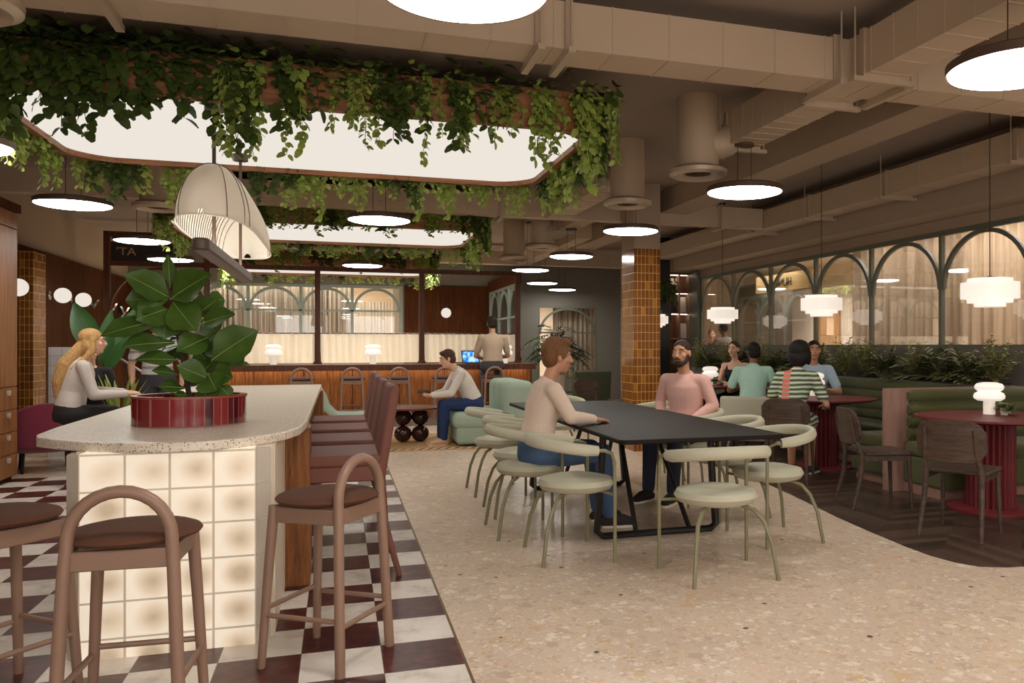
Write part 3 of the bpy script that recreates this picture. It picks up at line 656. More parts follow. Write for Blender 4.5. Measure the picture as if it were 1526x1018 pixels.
# hanging fascia board with lettering seen from behind the glass
t = thing('sign_board', 'cream hanging fascia board with reversed dark lettering behind the arched window', 'sign', (7.95, 13.72, 2.36))
MB().bx(0, .05, -1.1, .95, 0, .32).build('board', plain('fascia', srgb(226,196,140), .6), t, smooth=False)
def text(name, body, size, parent, loc, rot, m, ext=.004, align='LEFT', sx=1):
    cu = bpy.data.curves.new(name, 'FONT'); cu.body = body; cu.size = size; cu.extrude = ext; cu.align_x = align
    tmp = bpy.data.objects.new(name+'_curve', cu); COL.objects.link(tmp); bpy.context.view_layer.update()
    me = bpy.data.meshes.new_from_object(tmp.evaluated_get(bpy.context.evaluated_depsgraph_get()))
    bpy.data.objects.remove(tmp); bpy.data.curves.remove(cu)
    me.transform(Matrix.Diagonal((sx,1,1,1)))
    if sx < 0: me.flip_normals()
    o = bpy.data.objects.new(name, me); COL.objects.link(o); o.parent = parent; o.location = loc; o.rotation_euler = rot
    me.materials.clear(); me.materials.append(m); return o
text('lettering', 'HUNUC', .22, t, (-.006, -.42, .08), (R(90),0,R(-90)), M['blackmetal'], sx=-1)
# internal glazed screen further back in that room
arch_window('window_5', 'x', 8.9, [15.2,16.3,17.4], .3, 2.35, M['frame'], rail=1.5, springs=.5)
struct(MB().bx(8.86, 8.96, 15.1, 17.5, 2.35, 2.7), 'trim_7', M['frame'])
for k, (x, y, z, sx, sy, e) in enumerate([(8.3,14.5,2.95,1.2,3.0,170),(8.3,8,2.95,1.6,6,200),(6.85,7,2.95,.3,6,90),(-1,20.4,3.15,3.5,1.6,300),(-1,18.75,3.1,3.5,.2,60),(5.0,20.4,3.15,1.6,1.2,90),(0,16.4,2.7,4.5,1.2,230)]):  # fill lamps added to brighten the rooms past the glass and the bar
    L = bpy.data.lights.new('room_fill_light', 'AREA'); L.shape = 'RECTANGLE'; L.size = sx; L.size_y = sy; L.energy = e; L.color = (1,.945,.87); L.spread = R(125)
    o = bpy.data.objects.new('room_fill_light', L); COL.objects.link(o); o.location = (x,y,z)

# fill lights added behind the camera to lift the ambient light, no windows modelled
for x in (-1.6, 1.4, 4.4):
    L = bpy.data.lights.new('rear_fill_light', 'AREA'); L.shape = 'RECTANGLE'; L.size = 2.2; L.size_y = 2.0; L.energy = 55; L.color = (1,.95,.9)
    o = bpy.data.objects.new('rear_fill_light', L); COL.objects.link(o); o.location = (x,-2.95,1.7); o.rotation_euler = (R(90),0,0)
# ------------------------------------------------------------------ island
t = thing('island_counter', 'long island counter with white terrazzo top and backlit glass tile end', 'counter', (0,0,0))
top = [(-.175,9.15),(-.165,4.75),(-.186,4.40),(-.235,4.2),(-.306,4.06),(-.40,3.95),(-.53,3.865),(-.68,3.835),(-.83,3.87),(-1.0,3.97),(-1.17,4.12),(-1.28,4.25),(-1.325,4.40),(-1.35,4.75),(-1.40,9.15)]
MB().prism(top, .868, .91).build('countertop', M['counter'], t, bev=.006)
MB().bx(-1.06, -.285, 4.0, 9.0, 0, .868).build('carcass', M['cream'], t, smooth=False)
MB().prism([(-1.03,3.915),(-.348,3.915),(-.348,4.0),(-1.03,4.0)], 0, .868).build('glass_tile_front', M['glasstile'], t, smooth=False)
for poly in ([(-.346,3.917),(-.292,3.99),(-.292,4.04),(-.346,4.0)], [(-1.032,3.917),(-1.085,3.96),(-1.085,4.04),(-1.032,4.0)]):
    cxy = (sum(p[0] for p in poly)/4, sum(p[1] for p in poly)/4); rg = []
    for k in range(0, 7):
        z0, z1 = max(0, -.069+.155*k+.003), min(.866, .086+.155*k-.003)
        if z1 < z0+.02: continue
        sh_ = [(cxy[0]+(p[0]-cxy[0])*.9, cxy[1]+(p[1]-cxy[1])*.9) for p in poly]
        for pl, z in ((poly,z0),(poly,z1),(sh_,z1+.001),(sh_,z1+.005)): rg.append([(x,y,min(z,.867)) for x,y in pl])
    MB().rings(rg).build('corner_tile', M['cornertile'], t, smooth=False)
MB().bx(-.286, -.278, 4.04, 9.0, 0, .868).build('side_panel', M['plank'], t, smooth=False)
for y in (4.78, 8.6):
    MB().bx(-.278, -.15, y, y+.26, .0, .868).build('timber_post', M['postwood'], t, smooth=False, bev=.004)

# ------------------------------------------------------------------ bar stools with a hooped back
def make_stool(name, label, group, seatmat):
    t = thing(name, label, 'stool', group=group)
    r = .021
    hoop = [(-.185,-.185,0),(-.172,-.172,.3),(-.158,-.16,.6),(-.152,-.155,.68)]
    n = 14; top = []
    for i in range(n+1):
        a = PI - PI*i/n; top.append((.152*math.cos(a), -.155, .69+.155*math.sin(a)))
    pts = hoop+top+[(-x,y,z) for x,y,z in reversed(hoop)]
    MB().tube(pts, r, 10).build('hoop', M['stool'], t)
    for s in (-1,1):
        MB().tube([(s*.185,.185,0),(s*.165,.165,.4),(s*.15,.15,.66)], [.017,.02,.022], 10).build('leg', M['stool'], t)
    w = MB()
    for s in (-1,1):
        w.box((s*.15,0,.625),(.026,.31,.065)); w.box((0,s*.152,.625),(.31,.026,.065))
    w.build('apron', M['stool'], t, bev=.005)
    w = MB().ell((0,.0,.682),(.213,.207,.035),u=32,v=12); w.build('seat_cushion', seatmat, t)
    for a, b, z0, z1 in (((-.178,-.178),(.178,-.178),.19,.19),((-.176,.176),(.176,.176),.24,.24),((-.177,-.177),(-.177,.177),.215,.215),((.177,-.177),(.177,.177),.215,.215)):
        MB().cyl((*a,z0),(*b,z1),.011,n=8).build('stretcher', M['stool'], t)
    return t
st = make_stool('counter_stool', 'taupe hoop-backed counter stool in the middle, its back facing the glass tile end', 'counter stools around the island', M['stoolseat'])
st.location = (-.665, 3.16, .003); st.rotation_euler = (0,0,R(-3))
dup(st, (-.045, 3.665, .003), R(56), 'taupe hoop-backed counter stool at the right front corner of the island')
dup(st, (-1.21, 3.60, .003), R(-42), 'taupe hoop-backed counter stool cut off at the left edge of the picture')
b0 = None
for i, (x, lab) in enumerate([(-.565,'taupe hoop-backed bar stool at the bar, seen just above the island top'),(.205,'taupe hoop-backed bar stool at the bar, behind the plum chair backs'),(.945,'taupe hoop-backed bar stool at the bar, behind the ball-footed coffee table'),(1.685,'taupe hoop-backed bar stool at the bar, beside the man with the phone'),(2.52,'taupe hoop-backed bar stool with the man at the laptop sitting on it')]):
    if b0 is None:
        b0 = make_stool('bar_stool', lab, 'stools along the bar', M['barseat']); b0.location = (x,13.98,.08); b0.scale = (1.0,1.0,1.03)
    else: dup(b0, (x,13.98,.08), 0, lab)

# ------------------------------------------------------------------ plum upholstered counter chairs
def make_plum(label):
    t = thing('counter_chair', label, 'chair', group='plum counter chairs along the island')
    MB().prism(rrect(-.27,.27,-.24,.22,.03), .635, .70).build('seat', M['plum'], t, bev=.018, seg=3)
    MB().bx(-.262,.262,-.235,.205,.55,.637).build('seat_skirt', M['plum'], t, bev=.01)
    w = MB().box((0,-.262,.82),(.54,.06,.54),(R(9),0,0)); w.build('backrest', M['plum'], t, bev=.022, seg=3)
    for s in (-1,1):
        MB().tube([(s*.24,.18,0),(s*.24,.18,.55)], [.016,.022], 8).build('leg', M['plum'], t)
        MB().tube([(s*.24,-.33,0),(s*.24,-.25,.3),(s*.245,-.225,.60)], [.016,.02,.026], 8).build('leg', M['plum'], t)
    MB().cyl((-.24,.18,.24),(.24,.18,.24),.011,n=8).build('footrest', M['blackmetal'], t)
    return t
p0 = None
for y, lab in ((5.07,'plum leather counter chair nearest the camera beside the island'),(5.83,'second plum leather counter chair along the island'),(6.60,'third plum leather counter chair along the island'),(7.37,'plum leather counter chair farthest along the island')):
    if p0 is None: p0 = make_plum(lab); p0.location = (-.0,y,.003); p0.rotation_euler = (0,0,R(90))
    else: dup(p0, (-.0,y,.003), R(90), lab)

# ------------------------------------------------------------------ long black table
t = thing('dining_table', 'long black communal table on bent steel loop legs', 'table', (2.155, 6.30, 0))
MB().prism(rrect(-.56,.56,-1.70,1.70,.05), .727, .755).build('tabletop', M['black'], t, bev=.006)
for y in (-.98, 1.0):
    q = [(-.44,y,.715),(-.46,y,.35),(-.485,y,.05),(-.44,y,.018),(0,y,.018),(.36,y,.018),(.405,y,.05),(.38,y,.35),(.36,y,.715)]
    MB().tube(q, .024, 8, rx=1.5, up=(1,0,0)).build('leg', M['blackmetal'], t)
    s = 1 if y < 0 else -1
    for x in (-.2, .2): MB().cyl((x,y,.03),(x-.06*(1 if x>0 else -1),y+s*.55,.715),.018,n=8).build('strut', M['blackmetal'], t)
MB().box((0,0,.712),(.5,2.4,.03)).build('underframe', M['blackmetal'], t, smooth=False)

# ------------------------------------------------------------------ sage chairs with a wrap-round back
def make_sage(label, group):
    t = thing('wrap_back_chair', label, 'chair', group=group)
    MB().lathe([(.02,.400),(.16,.402),(.222,.420),(.244,.452),(.228,.482),(.15,.500),(.02,.503)], n=36).build('seat_cushion', M['mint'], t)
    n = 22; pts = [(.285*math.cos(PI+PI*i/n)*1.0, -.02+.28*math.sin(PI+PI*i/n), (.689+.042*math.sin(PI*i/n))) for i in range(n+1)]
    pts = [(-.278,.06,.682)]+pts+[(.278,.06,.682)]
    MB().tube(pts, [.031]+[.036]*(len(pts)-2)+[.031], 12, rx=.78, up=(0,0,1)).build('backrest', M['mint'], t)
    for s in (-1,1):
        MB().tube([(s*.288,.165,0),(s*.287,.165,.40),(s*.286,.163,.61),(s*.284,.145,.665),(s*.281,.10,.682),(s*.279,.05,.683)], .0115, 8).build('front_leg', M['mintleg'], t)
        MB().tube([(s*.258,-.275,0),(s*.232,-.243,.21),(s*.205,-.205,.32),(s*.165,-.165,.380),(s*.11,-.11,.402)], .0125, 8).build('rear_leg', M['mintleg'], t)
    MB().tube([(-.286,.163,.41),(-.1,.12,.412),(.1,.12,.412),(.286,.163,.41)], .009, 8).build('seat_rail', M['mintleg'], t)
    return t
c0 = make_sage('sage chair at the near end of the black table, its back to the camera', 'sage chairs around the black table')
c0.location = (2.09, 4.345, 0)
for (x, y, a, lab) in [
    (1.43,5.0,-90,'sage chair nearest the camera on the left side of the black table'),
    (1.30,5.74,-90,'sage chair with the man in the cream shirt sitting on it'),
    (1.40,6.42,-90,'sage chair third on the left side of the black table'),
    (1.40,7.36,-90,'sage chair farthest along the left side of the black table'),
    (2.80,5.0,90,'sage chair nearest the camera on the right side of the black table'),
    (2.86,5.82,90,'sage chair second on the right side of the black table'),
    (2.93,6.66,90,'sage chair with the man in the pink shirt sitting on it'),
    (2.93,7.6,90,'sage chair farthest along the right side of the table, by the tiled column'),
    (2.30,8.72,180,'sage chair at the far end of the black table')]:
    dup(c0, (x,y,0), R(a), lab)

# ------------------------------------------------------------------ round burgundy tables with lamps and pots
def flute2(r, n, amp):
    out = []
    for k in range(n*6):
        a = 2*PI*k/(n*6); q = r+amp*abs(math.sin(PI*k/6)); out.append((q*math.cos(a), q*math.sin(a)))
    return out
def make_table(label):
    t = thing('round_table', label, 'table', group='burgundy round tables by the booths')
    MB().lathe([(.02,.722),(.54,.722),(.58,.735),(.58,.75),(.02,.75)], n=48).build('tabletop', M['burgtable'], t)
    MB().prism(flute2(.165,24,.022), .03, .722).build('fluted_column', M['burgflute'], t, ang=25)
    MB().lathe([(.02,0),(.33,0),(.33,.018),(.31,.03),(.02,.03)], n=40).build('base', M['burgtable'], t)
    return t
def make_lamp(label):
    t = thing('table_lamp', label, 'lamp', group='white lamps on the round tables')
    MB().lathe([(.02,0),(.046,0),(.046,.125),(.02,.125)]).build('base', plain('lamp_base_opal', srgb(236,226,210), .4, emit=(1,.9,.78,1), es=.35), t)
    MB().lathe([(.03,.11),(.09,.112),(.118,.13),(.122,.15),(.112,.172),(.085,.186),(.07,.19)]).build('lower_shade', M['lampwhite'], t)
    MB().lathe([(.07,.19),(.09,.192),(.110,.208),(.114,.228),(.10,.25),(.06,.262),(.01,.264)]).build('upper_shade', M['lampwhite'], t)
    return t
def leafmesh(mb, base, tip, w, up, fold=.15, curl=.1, n=4, shape='oval'):
    """one leaf blade: 2*n quads, folded along the midrib and curling down at the tip"""
    base, tip = V(base), V(tip); d = tip-base; L = d.length
    if L < 1e-5: return
    d.normalize(); up = V(up); up = up-d*up.dot(d)
    if up.length < 1e-4: up = V((1,0,0))-d*d.x
    up.normalize(); s = d.cross(up)
    mid, lf, rt = [], [], []
    for i in range(n+1):
        f = i/n
        k = {'oval': math.sin(PI*min(.985,max(.03,f**.85)))**.8, 'fiddle': (.55*math.sin(PI*min(1,f*1.25))+.75*math.sin(PI*min(.985,max(.02,f**1.7)))), 'heart': math.sqrt(max(0,1-(2*min(.96,max(.06,f**.8))-1)**2))}[shape]
        k = max(.02, min(1, k)); c = base+d*(L*f)-up*(curl*L*f*f); rp = up*(.05*w*math.sin(9*f+w*900) if shape == 'fiddle' else 0)
        mid.append(c); lf.append(c+s*(w*.5*k)+up*(fold*w*.5*k)+rp); rt.append(c-s*(w*.5*k)+up*(fold*w*.5*k)-rp)
    vm = [mb.bm.verts.new(p) for p in mid]; vl = [mb.bm.verts.new(p) for p in lf]; vr = [mb.bm.verts.new(p) for p in rt]
    for i in range(n):
        mb.bm.faces.new((vm[i],vm[i+1],vl[i+1],vl[i])); mb.bm.faces.new((vr[i],vr[i+1],vm[i+1],vm[i]))
def make_pot(label):
    t = thing('potted_plant', label, 'plant', group='little potted plants on the round tables')
    MB().lathe([(.005,0),(.026,0),(.034,.055),(.031,.055),(.029,.045),(.005,.045)], n=20).build('pot', M['white'], t)
    rnd = random.Random(5); w = MB()
    for i in range(34):
        a = rnd.uniform(0,2*PI); l = rnd.uniform(.05,.105); z = rnd.uniform(.045,.075)
        b = V((.012*math.cos(a), .012*math.sin(a), z)); leafmesh(w, b, b+V((math.cos(a)*l, math.sin(a)*l, rnd.uniform(.0,.06))), l*.55, (0,0,1), curl=.35)
    w.build('leaves', M['fern'], t); return t
tabs = [(4.985,5.30,'nearest'),(4.975,7.72,'middle'),(4.92,10.66,'farthest')]
T0 = make_table('burgundy round fluted table nearest the camera, empty of guests'); T0.location = (4.985,5.30,.004)
dup(T0, (4.975,7.72,.004), .1, 'burgundy round fluted table between the woman in stripes and the man in blue')
dup(T0, (4.92,10.66,.004), .2, 'burgundy round fluted table farthest back, by the woman in a black top')
L0 = make_lamp('white stacked lamp on the empty burgundy table'); L0.location = (5.10,5.44,.754)
dup(L0, (5.10,8.06,.754), 0, 'white stacked lamp on the burgundy table in front of the man in blue')
dup(L0, (5.12,10.82,.754), 0, 'white stacked lamp on the farthest burgundy table')
P0 = make_pot('little white pot with a green plant on the empty burgundy table'); P0.location = (5.16,5.34,.754)
dup(P0, (5.14,7.96,.754), 1, 'little white pot with a green plant in front of the man in blue')
dup(P0, (5.10,10.62,.754), 2, 'little white pot with a green plant on the farthest burgundy table')

# ------------------------------------------------------------------ timber dining chairs
def make_dining(label):
    t = thing('dining_chair', label, 'chair', group='grey-brown timber dining chairs')
    n = 10
    seat = rrect(-.22,.22,-.20,.22,.06)
    w = MB().prism(seat, .438, .462); w.build('seat', M['dining'], t, bev=.008)
    rg = []
    for i in range(13):
        f = i/12; x = (f-.5)*.46; zc = 1-abs(2*f-1)**6*.55; y = -.225-.05*(1-(2*f-1)**2)
        hz = .145*zc
        rg.append([(x,y-.011-.03,.665+hz),(x,y+.011-.03,.665+hz),(x,y+.011,.665-hz),(x,y-.011,.665-hz)])
    MB().rings(rg).build('backrest', M['dining'], t, bev=.004)
    for s in (-1,1):
        MB().tube([(s*.205,-.285,0),(s*.19,-.215,.25),(s*.185,-.20,.44),(s*.168,-.262,.60),(s*.162,-.292,.75)], [.014,.02,.022,.017,.012], 8).build('rear_leg', M['dining'], t)
        MB().tube([(s*.20,.20,0),(s*.185,.18,.43)], [.013,.021], 8).build('front_leg', M['dining'], t)
        MB().box((s*.185,-.01,.415),(.02,.36,.045)).build('side_rail', M['dining'], t)
    MB().box((0,.175,.415),(.36,.02,.045)).build('front_rail', M['dining'], t)
    return t
d0 = make_dining('grey-brown timber chair with its back to the camera at the empty burgundy table'); d0.location = (4.17,4.70,.004); d0.rotation_euler = (0,0,R(-58))
dup(d0, (4.22,5.72,.004), R(-104), 'grey-brown timber chair seen side-on, left of the empty burgundy table')
dup(d0, (4.22,7.10,.004), R(-40), 'timber chair with the woman in the striped dress sitting on it')
dup(d0, (4.45,9.95,.004), R(-45), 'timber chair side-on at the farthest burgundy table, behind the table lamp')
dup(d0, (3.72,11.9,.0), R(200), 'timber chair left of the tiled column, by the olive armchair')
dup(d0, (4.35,12.35,.0), R(20), 'timber chair partly hidden by the left face of the tiled column')
t = thing('tub_chair', 'pale upholstered tub chair under the man in the mint shirt', 'chair', (4.68, 8.84, .004), R(-35))
MB().prism(rrect(-.25,.25,-.22,.26,.08), .22, .45).build('seat', M['mint'], t, bev=.03, seg=3)
MB().prism(rrect(-.29,.29,-.33,-.22,.05), .2, .72).build('backrest', M['mint'], t, bev=.03, seg=3)
for s in (-1,1):
    for y in (-.22,.2): MB().cyl((s*.2,y,0),(s*.2,y,.24),.014,n=8).build('leg', M['blackmetal'], t)

# ------------------------------------------------------------------ booths
def roll(mb, p0, p1, r, ry=1.25):
    mb.tube([p0, V(p0).lerp(V(p1),.03), V(p0).lerp(V(p1),.97), p1], [r*.6, r, r, r*.6], 14, rx=ry, up=(0,0,1))
t = thing('booth_bench', 'olive channel-tufted bench of the near booth, backing on to the taupe divider', 'bench', (5.5,6.1,0))
MB().bx(-.62,.75,-.36,.16,0,.09).build('plinth', M['panelpink'], t, smooth=False)
MB().bx(-.64,.80,-.42,.12,.09,.34).build('base', M['olive'], t, bev=.03, seg=3)
MB().prism(rrect(-.66,.80,-.44,.10,.06), .34, .46).build('seat_cushion', M['olive'], t, bev=.04, seg=3)
for k, z in enumerate((.52,.63,.74,.86)):
    w = MB(); roll(w, (-.60,.10,z), (.85,.10,z), .062, 1.15); w.build('back_roll', M['olive'], t)
MB().bx(-.58,.85,.06,.12,.46,.9).build('back_board', M['olive'], t, smooth=False)
t = thing('booth_divider', 'taupe timber divider with rounded end between the two booths', 'partition', (5.5,6.31,0))
poly = arc(-.68,0,.09,90,270,10)+[(.88,-.09),(.88,.09)]
MB().prism(poly, 0, .925).build('panel', M['panelpink'], t, ang=30)
t = thing('booth_bench', 'olive channel-tufted bench along the wall behind the middle and far tables', 'bench', (5.9,9.6,0))
MB().bx(-.38,.15,-3.1,3.2,0,.09).build('plinth', M['panelpink'], t, smooth=False)
MB().bx(-.42,.15,-3.15,3.2,.09,.34).build('base', M['olive'], t, bev=.03, seg=3)
MB().prism(rrect(-.45,.12,-3.15,3.2,.05), .34, .46).build('seat_cushion', M['olive'], t, bev=.04, seg=3)
for k, z in enumerate((.52,.63,.74,.86)):
    w = MB(); roll(w, (.12,-3.16,z), (.12,3.2,z), .062, 1.15); w.build('back_roll', M['olive'], t)
MB().bx(.1,.16,-3.1,3.2,.46,.9).build('back_board', M['olive'], t, smooth=False)
t = thing('booth_bench', 'olive bench on the far side of the taupe divider, behind the middle table', 'bench', (5.18,6.75,0))
MB().bx(-.26,.24,-.34,.26,0,.09).build('plinth', M['panelpink'], t, smooth=False)
MB().bx(-.30,.26,-.34,.30,.09,.34).build('base', M['olive'], t, bev=.03, seg=3)
MB().prism(rrect(-.31,.26,-.34,.32,.05), .34, .46).build('seat_cushion', M['olive'], t, bev=.04, seg=3)
t = thing('planter_trough', 'long dark planter trough behind the wall bench, under the arched window', 'planter', (6.22,9.3,0))
MB().bx(-.11,.14,-2.85,4.4,0,.93).build('trough', M['wallgreen'], t, smooth=False)
MB().bx(-.09,.12,-2.83,4.38,.90,.945).build('soil', M['soil'], t, smooth=False)

# ------------------------------------------------------------------ lounge
t = thing('area_rug', 'jute rug with a braided dark and cream border under the lounge', 'rug', (1.15, 11.42, 0))
MB().bx(-1.25,1.25,-.98,.98,0,.012).build('rug_pile', M['rug'], t, smooth=False)
t = thing('coffee_table', 'burgundy coffee table standing on four stacked dark glossy balls', 'table', (.94,11.4,.012))
MB().lathe([(.02,.445),(.38,.445),(.415,.455),(.415,.475),(.02,.475)], n=40).build('tabletop', plain('coffee_table_top', srgb(112,58,46), .35), t)
for x in (-.115,.115):
    for z in (.112,.334): MB().ell((x,0,z),(.117,.117,.113),u=24,v=14).build('ball', M['ball'], t)
def cushion(name, x0,x1,y0,y1,z0,z1,m,par,r=.06,b=.05): return MB().prism(rrect(x0,x1,y0,y1,r), z0, z1).build(name, m, par, bev=b, seg=4)
t = thing('sofa', 'mint velvet sofa with puffy back cushions behind the man with the phone', 'sofa', (1.95,11.25,.012), 0)
cushion('base',-.50,.50,-.62,.62,.02,.26,M['sofa'],t)
cushion('seat_cushion',-.54,.2,-.64,.02,.22,.44,M['sofa'],t,.1,.08); cushion('seat_cushion',-.54,.2,.03,.64,.22,.44,M['sofa'],t,.1,.08)
for y0,y1 in ((-.66,-.22),(-.21,.21),(.22,.66)): cushion('back_cushion',.12,.52,y0,y1,.2,.84,M['sofa'],t,.12,.10)
t = thing('lounge_chair', 'mint lounge chair with a tall curved back behind the island corner', 'chair', (.08,10.9,0), R(-90))
rg = []
for i, (y, z, th) in enumerate(((.34,.40,.05),(.30,.47,.08),(.1,.46,.08),(-.1,.47,.09),(-.19,.56,.09),(-.24,.70,.08),(-.30,.80,.06),(-.335,.825,.03))):
    nx = [( -.32,y,z),(.32,y,z)]
    dy, dz = (0,-th) if i < 4 else (-th*.9,-th*.35)
    rg.append([(-.30,y,z),(.30,y,z),(.33,y+dy*.5,z+dz*.5),(.30,y+dy,z+dz),(-.30,y+dy,z+dz),(-.33,y+dy*.5,z+dz*.5)])
MB().rings(rg).build('shell', M['sofa'], t, bev=.02)
cushion('base',-.26,.26,-.22,.26,.1,.4,M['sofa'],t,.06,.04)
for s in (-1,1):
    for y in (-.2,.22): MB().cyl((s*.22,y,0),(s*.22,y,.12),.015,n=8).build('leg', M['blackmetal'], t)
t = thing('armchair', 'burgundy velvet armchair with a rounded back, left behind the drawers', 'chair', (-2.96,10.1,0), R(20))
rg = []
for i in range(17):
    a = R(165+210*i/16); k = math.sin(PI*i/16)**1.1; h = .10+.38*k
    o, q = (.43*math.cos(a), .43*math.sin(a)), (.31*math.cos(a), .31*math.sin(a))
    rg.append([(o[0],o[1],.26),(o[0]*1.02,o[1]*1.02,.26+h*.6),(o[0]*.94,o[1]*.94,.26+h),(q[0],q[1],.24+h*.97),(q[0],q[1],.26)])
MB().rings(rg).build('back_shell', M['burgchair'], t, bev=.03, seg=3, ang=60)
MB().lathe([(.02,.22),(.36,.22),(.42,.27),(.43,.34),(.40,.41),(.30,.44),(.02,.45)], n=32).build('seat', M['burgchair'], t)
for a in (45,135,225,315): MB().cyl((.30*math.cos(R(a)),.30*math.sin(R(a)),0),(.28*math.cos(R(a)),.28*math.sin(R(a)),.24),.016,n=8).build('leg', M['blackmetal'], t)
t = thing('armchair', 'dark olive armchair with a square back in front of the corner window', 'chair', (3.95,13.3,0), R(8))
MB().box((0,-.30,.64),(.68,.10,.52),(R(6),0,0)).build('backrest', M['olivechair'], t, bev=.02)
MB().box((0,.05,.42),(.62,.62,.14)).build('seat', M['olivechair'], t, bev=.03)
for s in (-1,1):
    MB().box((s*.33,.02,.56),(.06,.60,.06)).build('armrest', M['olivechair'], t, bev=.02)
    for y in (-.28,.28): MB().cyl((s*.30,y,0),(s*.30,y,.40),.017,n=8).build('leg', M['blackmetal'], t)

t = thing('pouf_stool', 'slim round burgundy stool under the woman with long blond hair', 'stool', (-2.32,8.84,0))
pq = MB().lathe([(.02,0),(.11,0),(.12,.03),(.05,.06),(.045,.5),(.13,.53),(.15,.57),(.13,.60),(.02,.605)], n=32).build('cushion', M['burgchair'], t)
dup(t, (-2.76,11.0,0), 0, 'slim round burgundy stool under the woman in a black top on the left', None).scale = (1,1,.79)
# ------------------------------------------------------------------ bar
t = thing('bar_counter', 'long bar with a grained timber front and a dark top', 'counter', (0,0,0))
w = MB(); boards(w, 'x', 14.44, -2.08, 3.28, .08, .95, .76, .03); w.build('timber_front', M['barwood'], t, smooth=False)
MB().bx(-2.1,3.3,14.44,14.95,.0,.95).build('carcass', M['darkwood'], t, smooth=False)
MB().bx(-2.12,3.34,14.26,15.02,.95,1.0).build('bar_top', M['framewood'], t, bev=.004)
MB().bx(-2.12,3.34,14.255,14.275,.90,.96).build('fascia', M['framewood'], t, smooth=False)
MB().bx(-2.0,3.2,14.30,14.33,.936,.948).build('led_strip', glow('bar_led', (1,.86,.68,1), 9), t, smooth=False)
fs = thing('foot_step', 'low grey step running along the foot of the bar', 'step', (.6,14.08,0)); MB().bx(-2.7,2.7,-.36,.355,0,.08).build('step_slab', plain('grey_step', srgb(126,110,100), .6), fs, smooth=False)
t = thing('bar_pergola', 'dark timber post-and-beam frame rising over the bar', 'frame', (0,15.12,0))
for x, z1 in ((-3.57,3.175),(-2.1,3.175),(-.353,2.70),(1.425,2.70),(3.19,2.70)):
    z0 = 0 if x < -2.5 else 1.0
    w = MB().bx(x-.045,x+.045,-.045,.045,z0,z1)
    if x > -1: w.lathe([(.02,1.0),(.075,1.0),(.075,1.02),(.055,1.05),(.05,1.2),(.02,1.2)], (x,0,0), 14)
    w.build('post', M['framewood'], t, smooth=False)
MB().bx(-3.6,3.235,-.04,.04,2.62,2.70).build('beam', M['framewood'], t, smooth=False)
MB().bx(-3.6,-2.05,-.04,.04,3.09,3.175).build('beam', M['framewood'], t, smooth=False)
MB().tube([(-2.83+.70*math.cos(PI*i/20),0,1.86+.72*math.sin(PI*i/20)) for i in range(21)], .028, 6).build('arch', M['framewood'], t)
for a0, a1, lab in ((-2.05,-.40,'cream linen café curtain on the bar, left bay'),(-.305,1.375,'cream linen café curtain on the bar, middle bay'),(1.475,3.14,'cream linen café curtain on the bar, right bay beside the man at the laptop')):
    t = thing('cafe_curtain', lab.replace('é','e'), 'curtain', (0,15.12,0), group='cafe curtains along the bar')
    n = int((a1-a0)*60); rg = []
    for i in range(n+1):
        a = a0+(a1-a0)*i/n; d = .028*math.sin(a*52+.6*math.sin(a*7))+.010*math.sin(a*19)
        rg.append([(a,d-.002,1.015),(a,d+.002,1.015),(a,d*.5+.002,1.53),(a,d*.5-.002,1.53)])
    MB().rings(rg).build('fabric', M['cafe'], t)
    MB().cyl((a0-.02,0,1.535),(a1+.02,0,1.535),.010,n=8).build('rail', M['framewood'], t)
bl = None
for x, lab in ((-1.04,'white stacked lamp on the bar, left, behind the fig plant'),(.56,'white stacked lamp on the bar behind the coffee table'),(2.87,'white stacked lamp on the bar right of the man at the laptop')):
    if bl is None:
        bl = make_lamp(lab); bl.location = (x,14.72,1.0); bl['group'] = 'white lamps on the bar'; bl.scale = (1.15,1.15,1.28)
    else: dup(bl, (x,14.72,1.0), 0, lab)
t = thing('laptop', 'open laptop with a bright blue screen on the bar', 'laptop', (2.28,14.62,1.0), R(10))
MB().bx(-.16,.16,-.11,.11,0,.015).build('keyboard', M['blackmetal'], t, smooth=False)
w = MB().box((0,.15,.12),(.33,.012,.23),(R(-18),0,0)); w.build('lid', M['blackmetal'], t, smooth=False)
def screen():
    s = NT('laptop_screen'); n = s.noise(s.coord(scale=(1,1,1)), 9, 2)
    e = s.n('Emission', Color=s.ramp(n, [(.35,(.01,.03,.25,1)),(.5,(.02,.3,.9,1)),(.62,(.6,.9,1,1))], 'EASE'), Strength=1.0); s.t.links.new(e.outputs[0], s.out.inputs[0]); return s.m
MB().box((0,.143,.12),(.30,.004,.20),(R(-18),0,0)).build('screen', screen(), t, smooth=False)

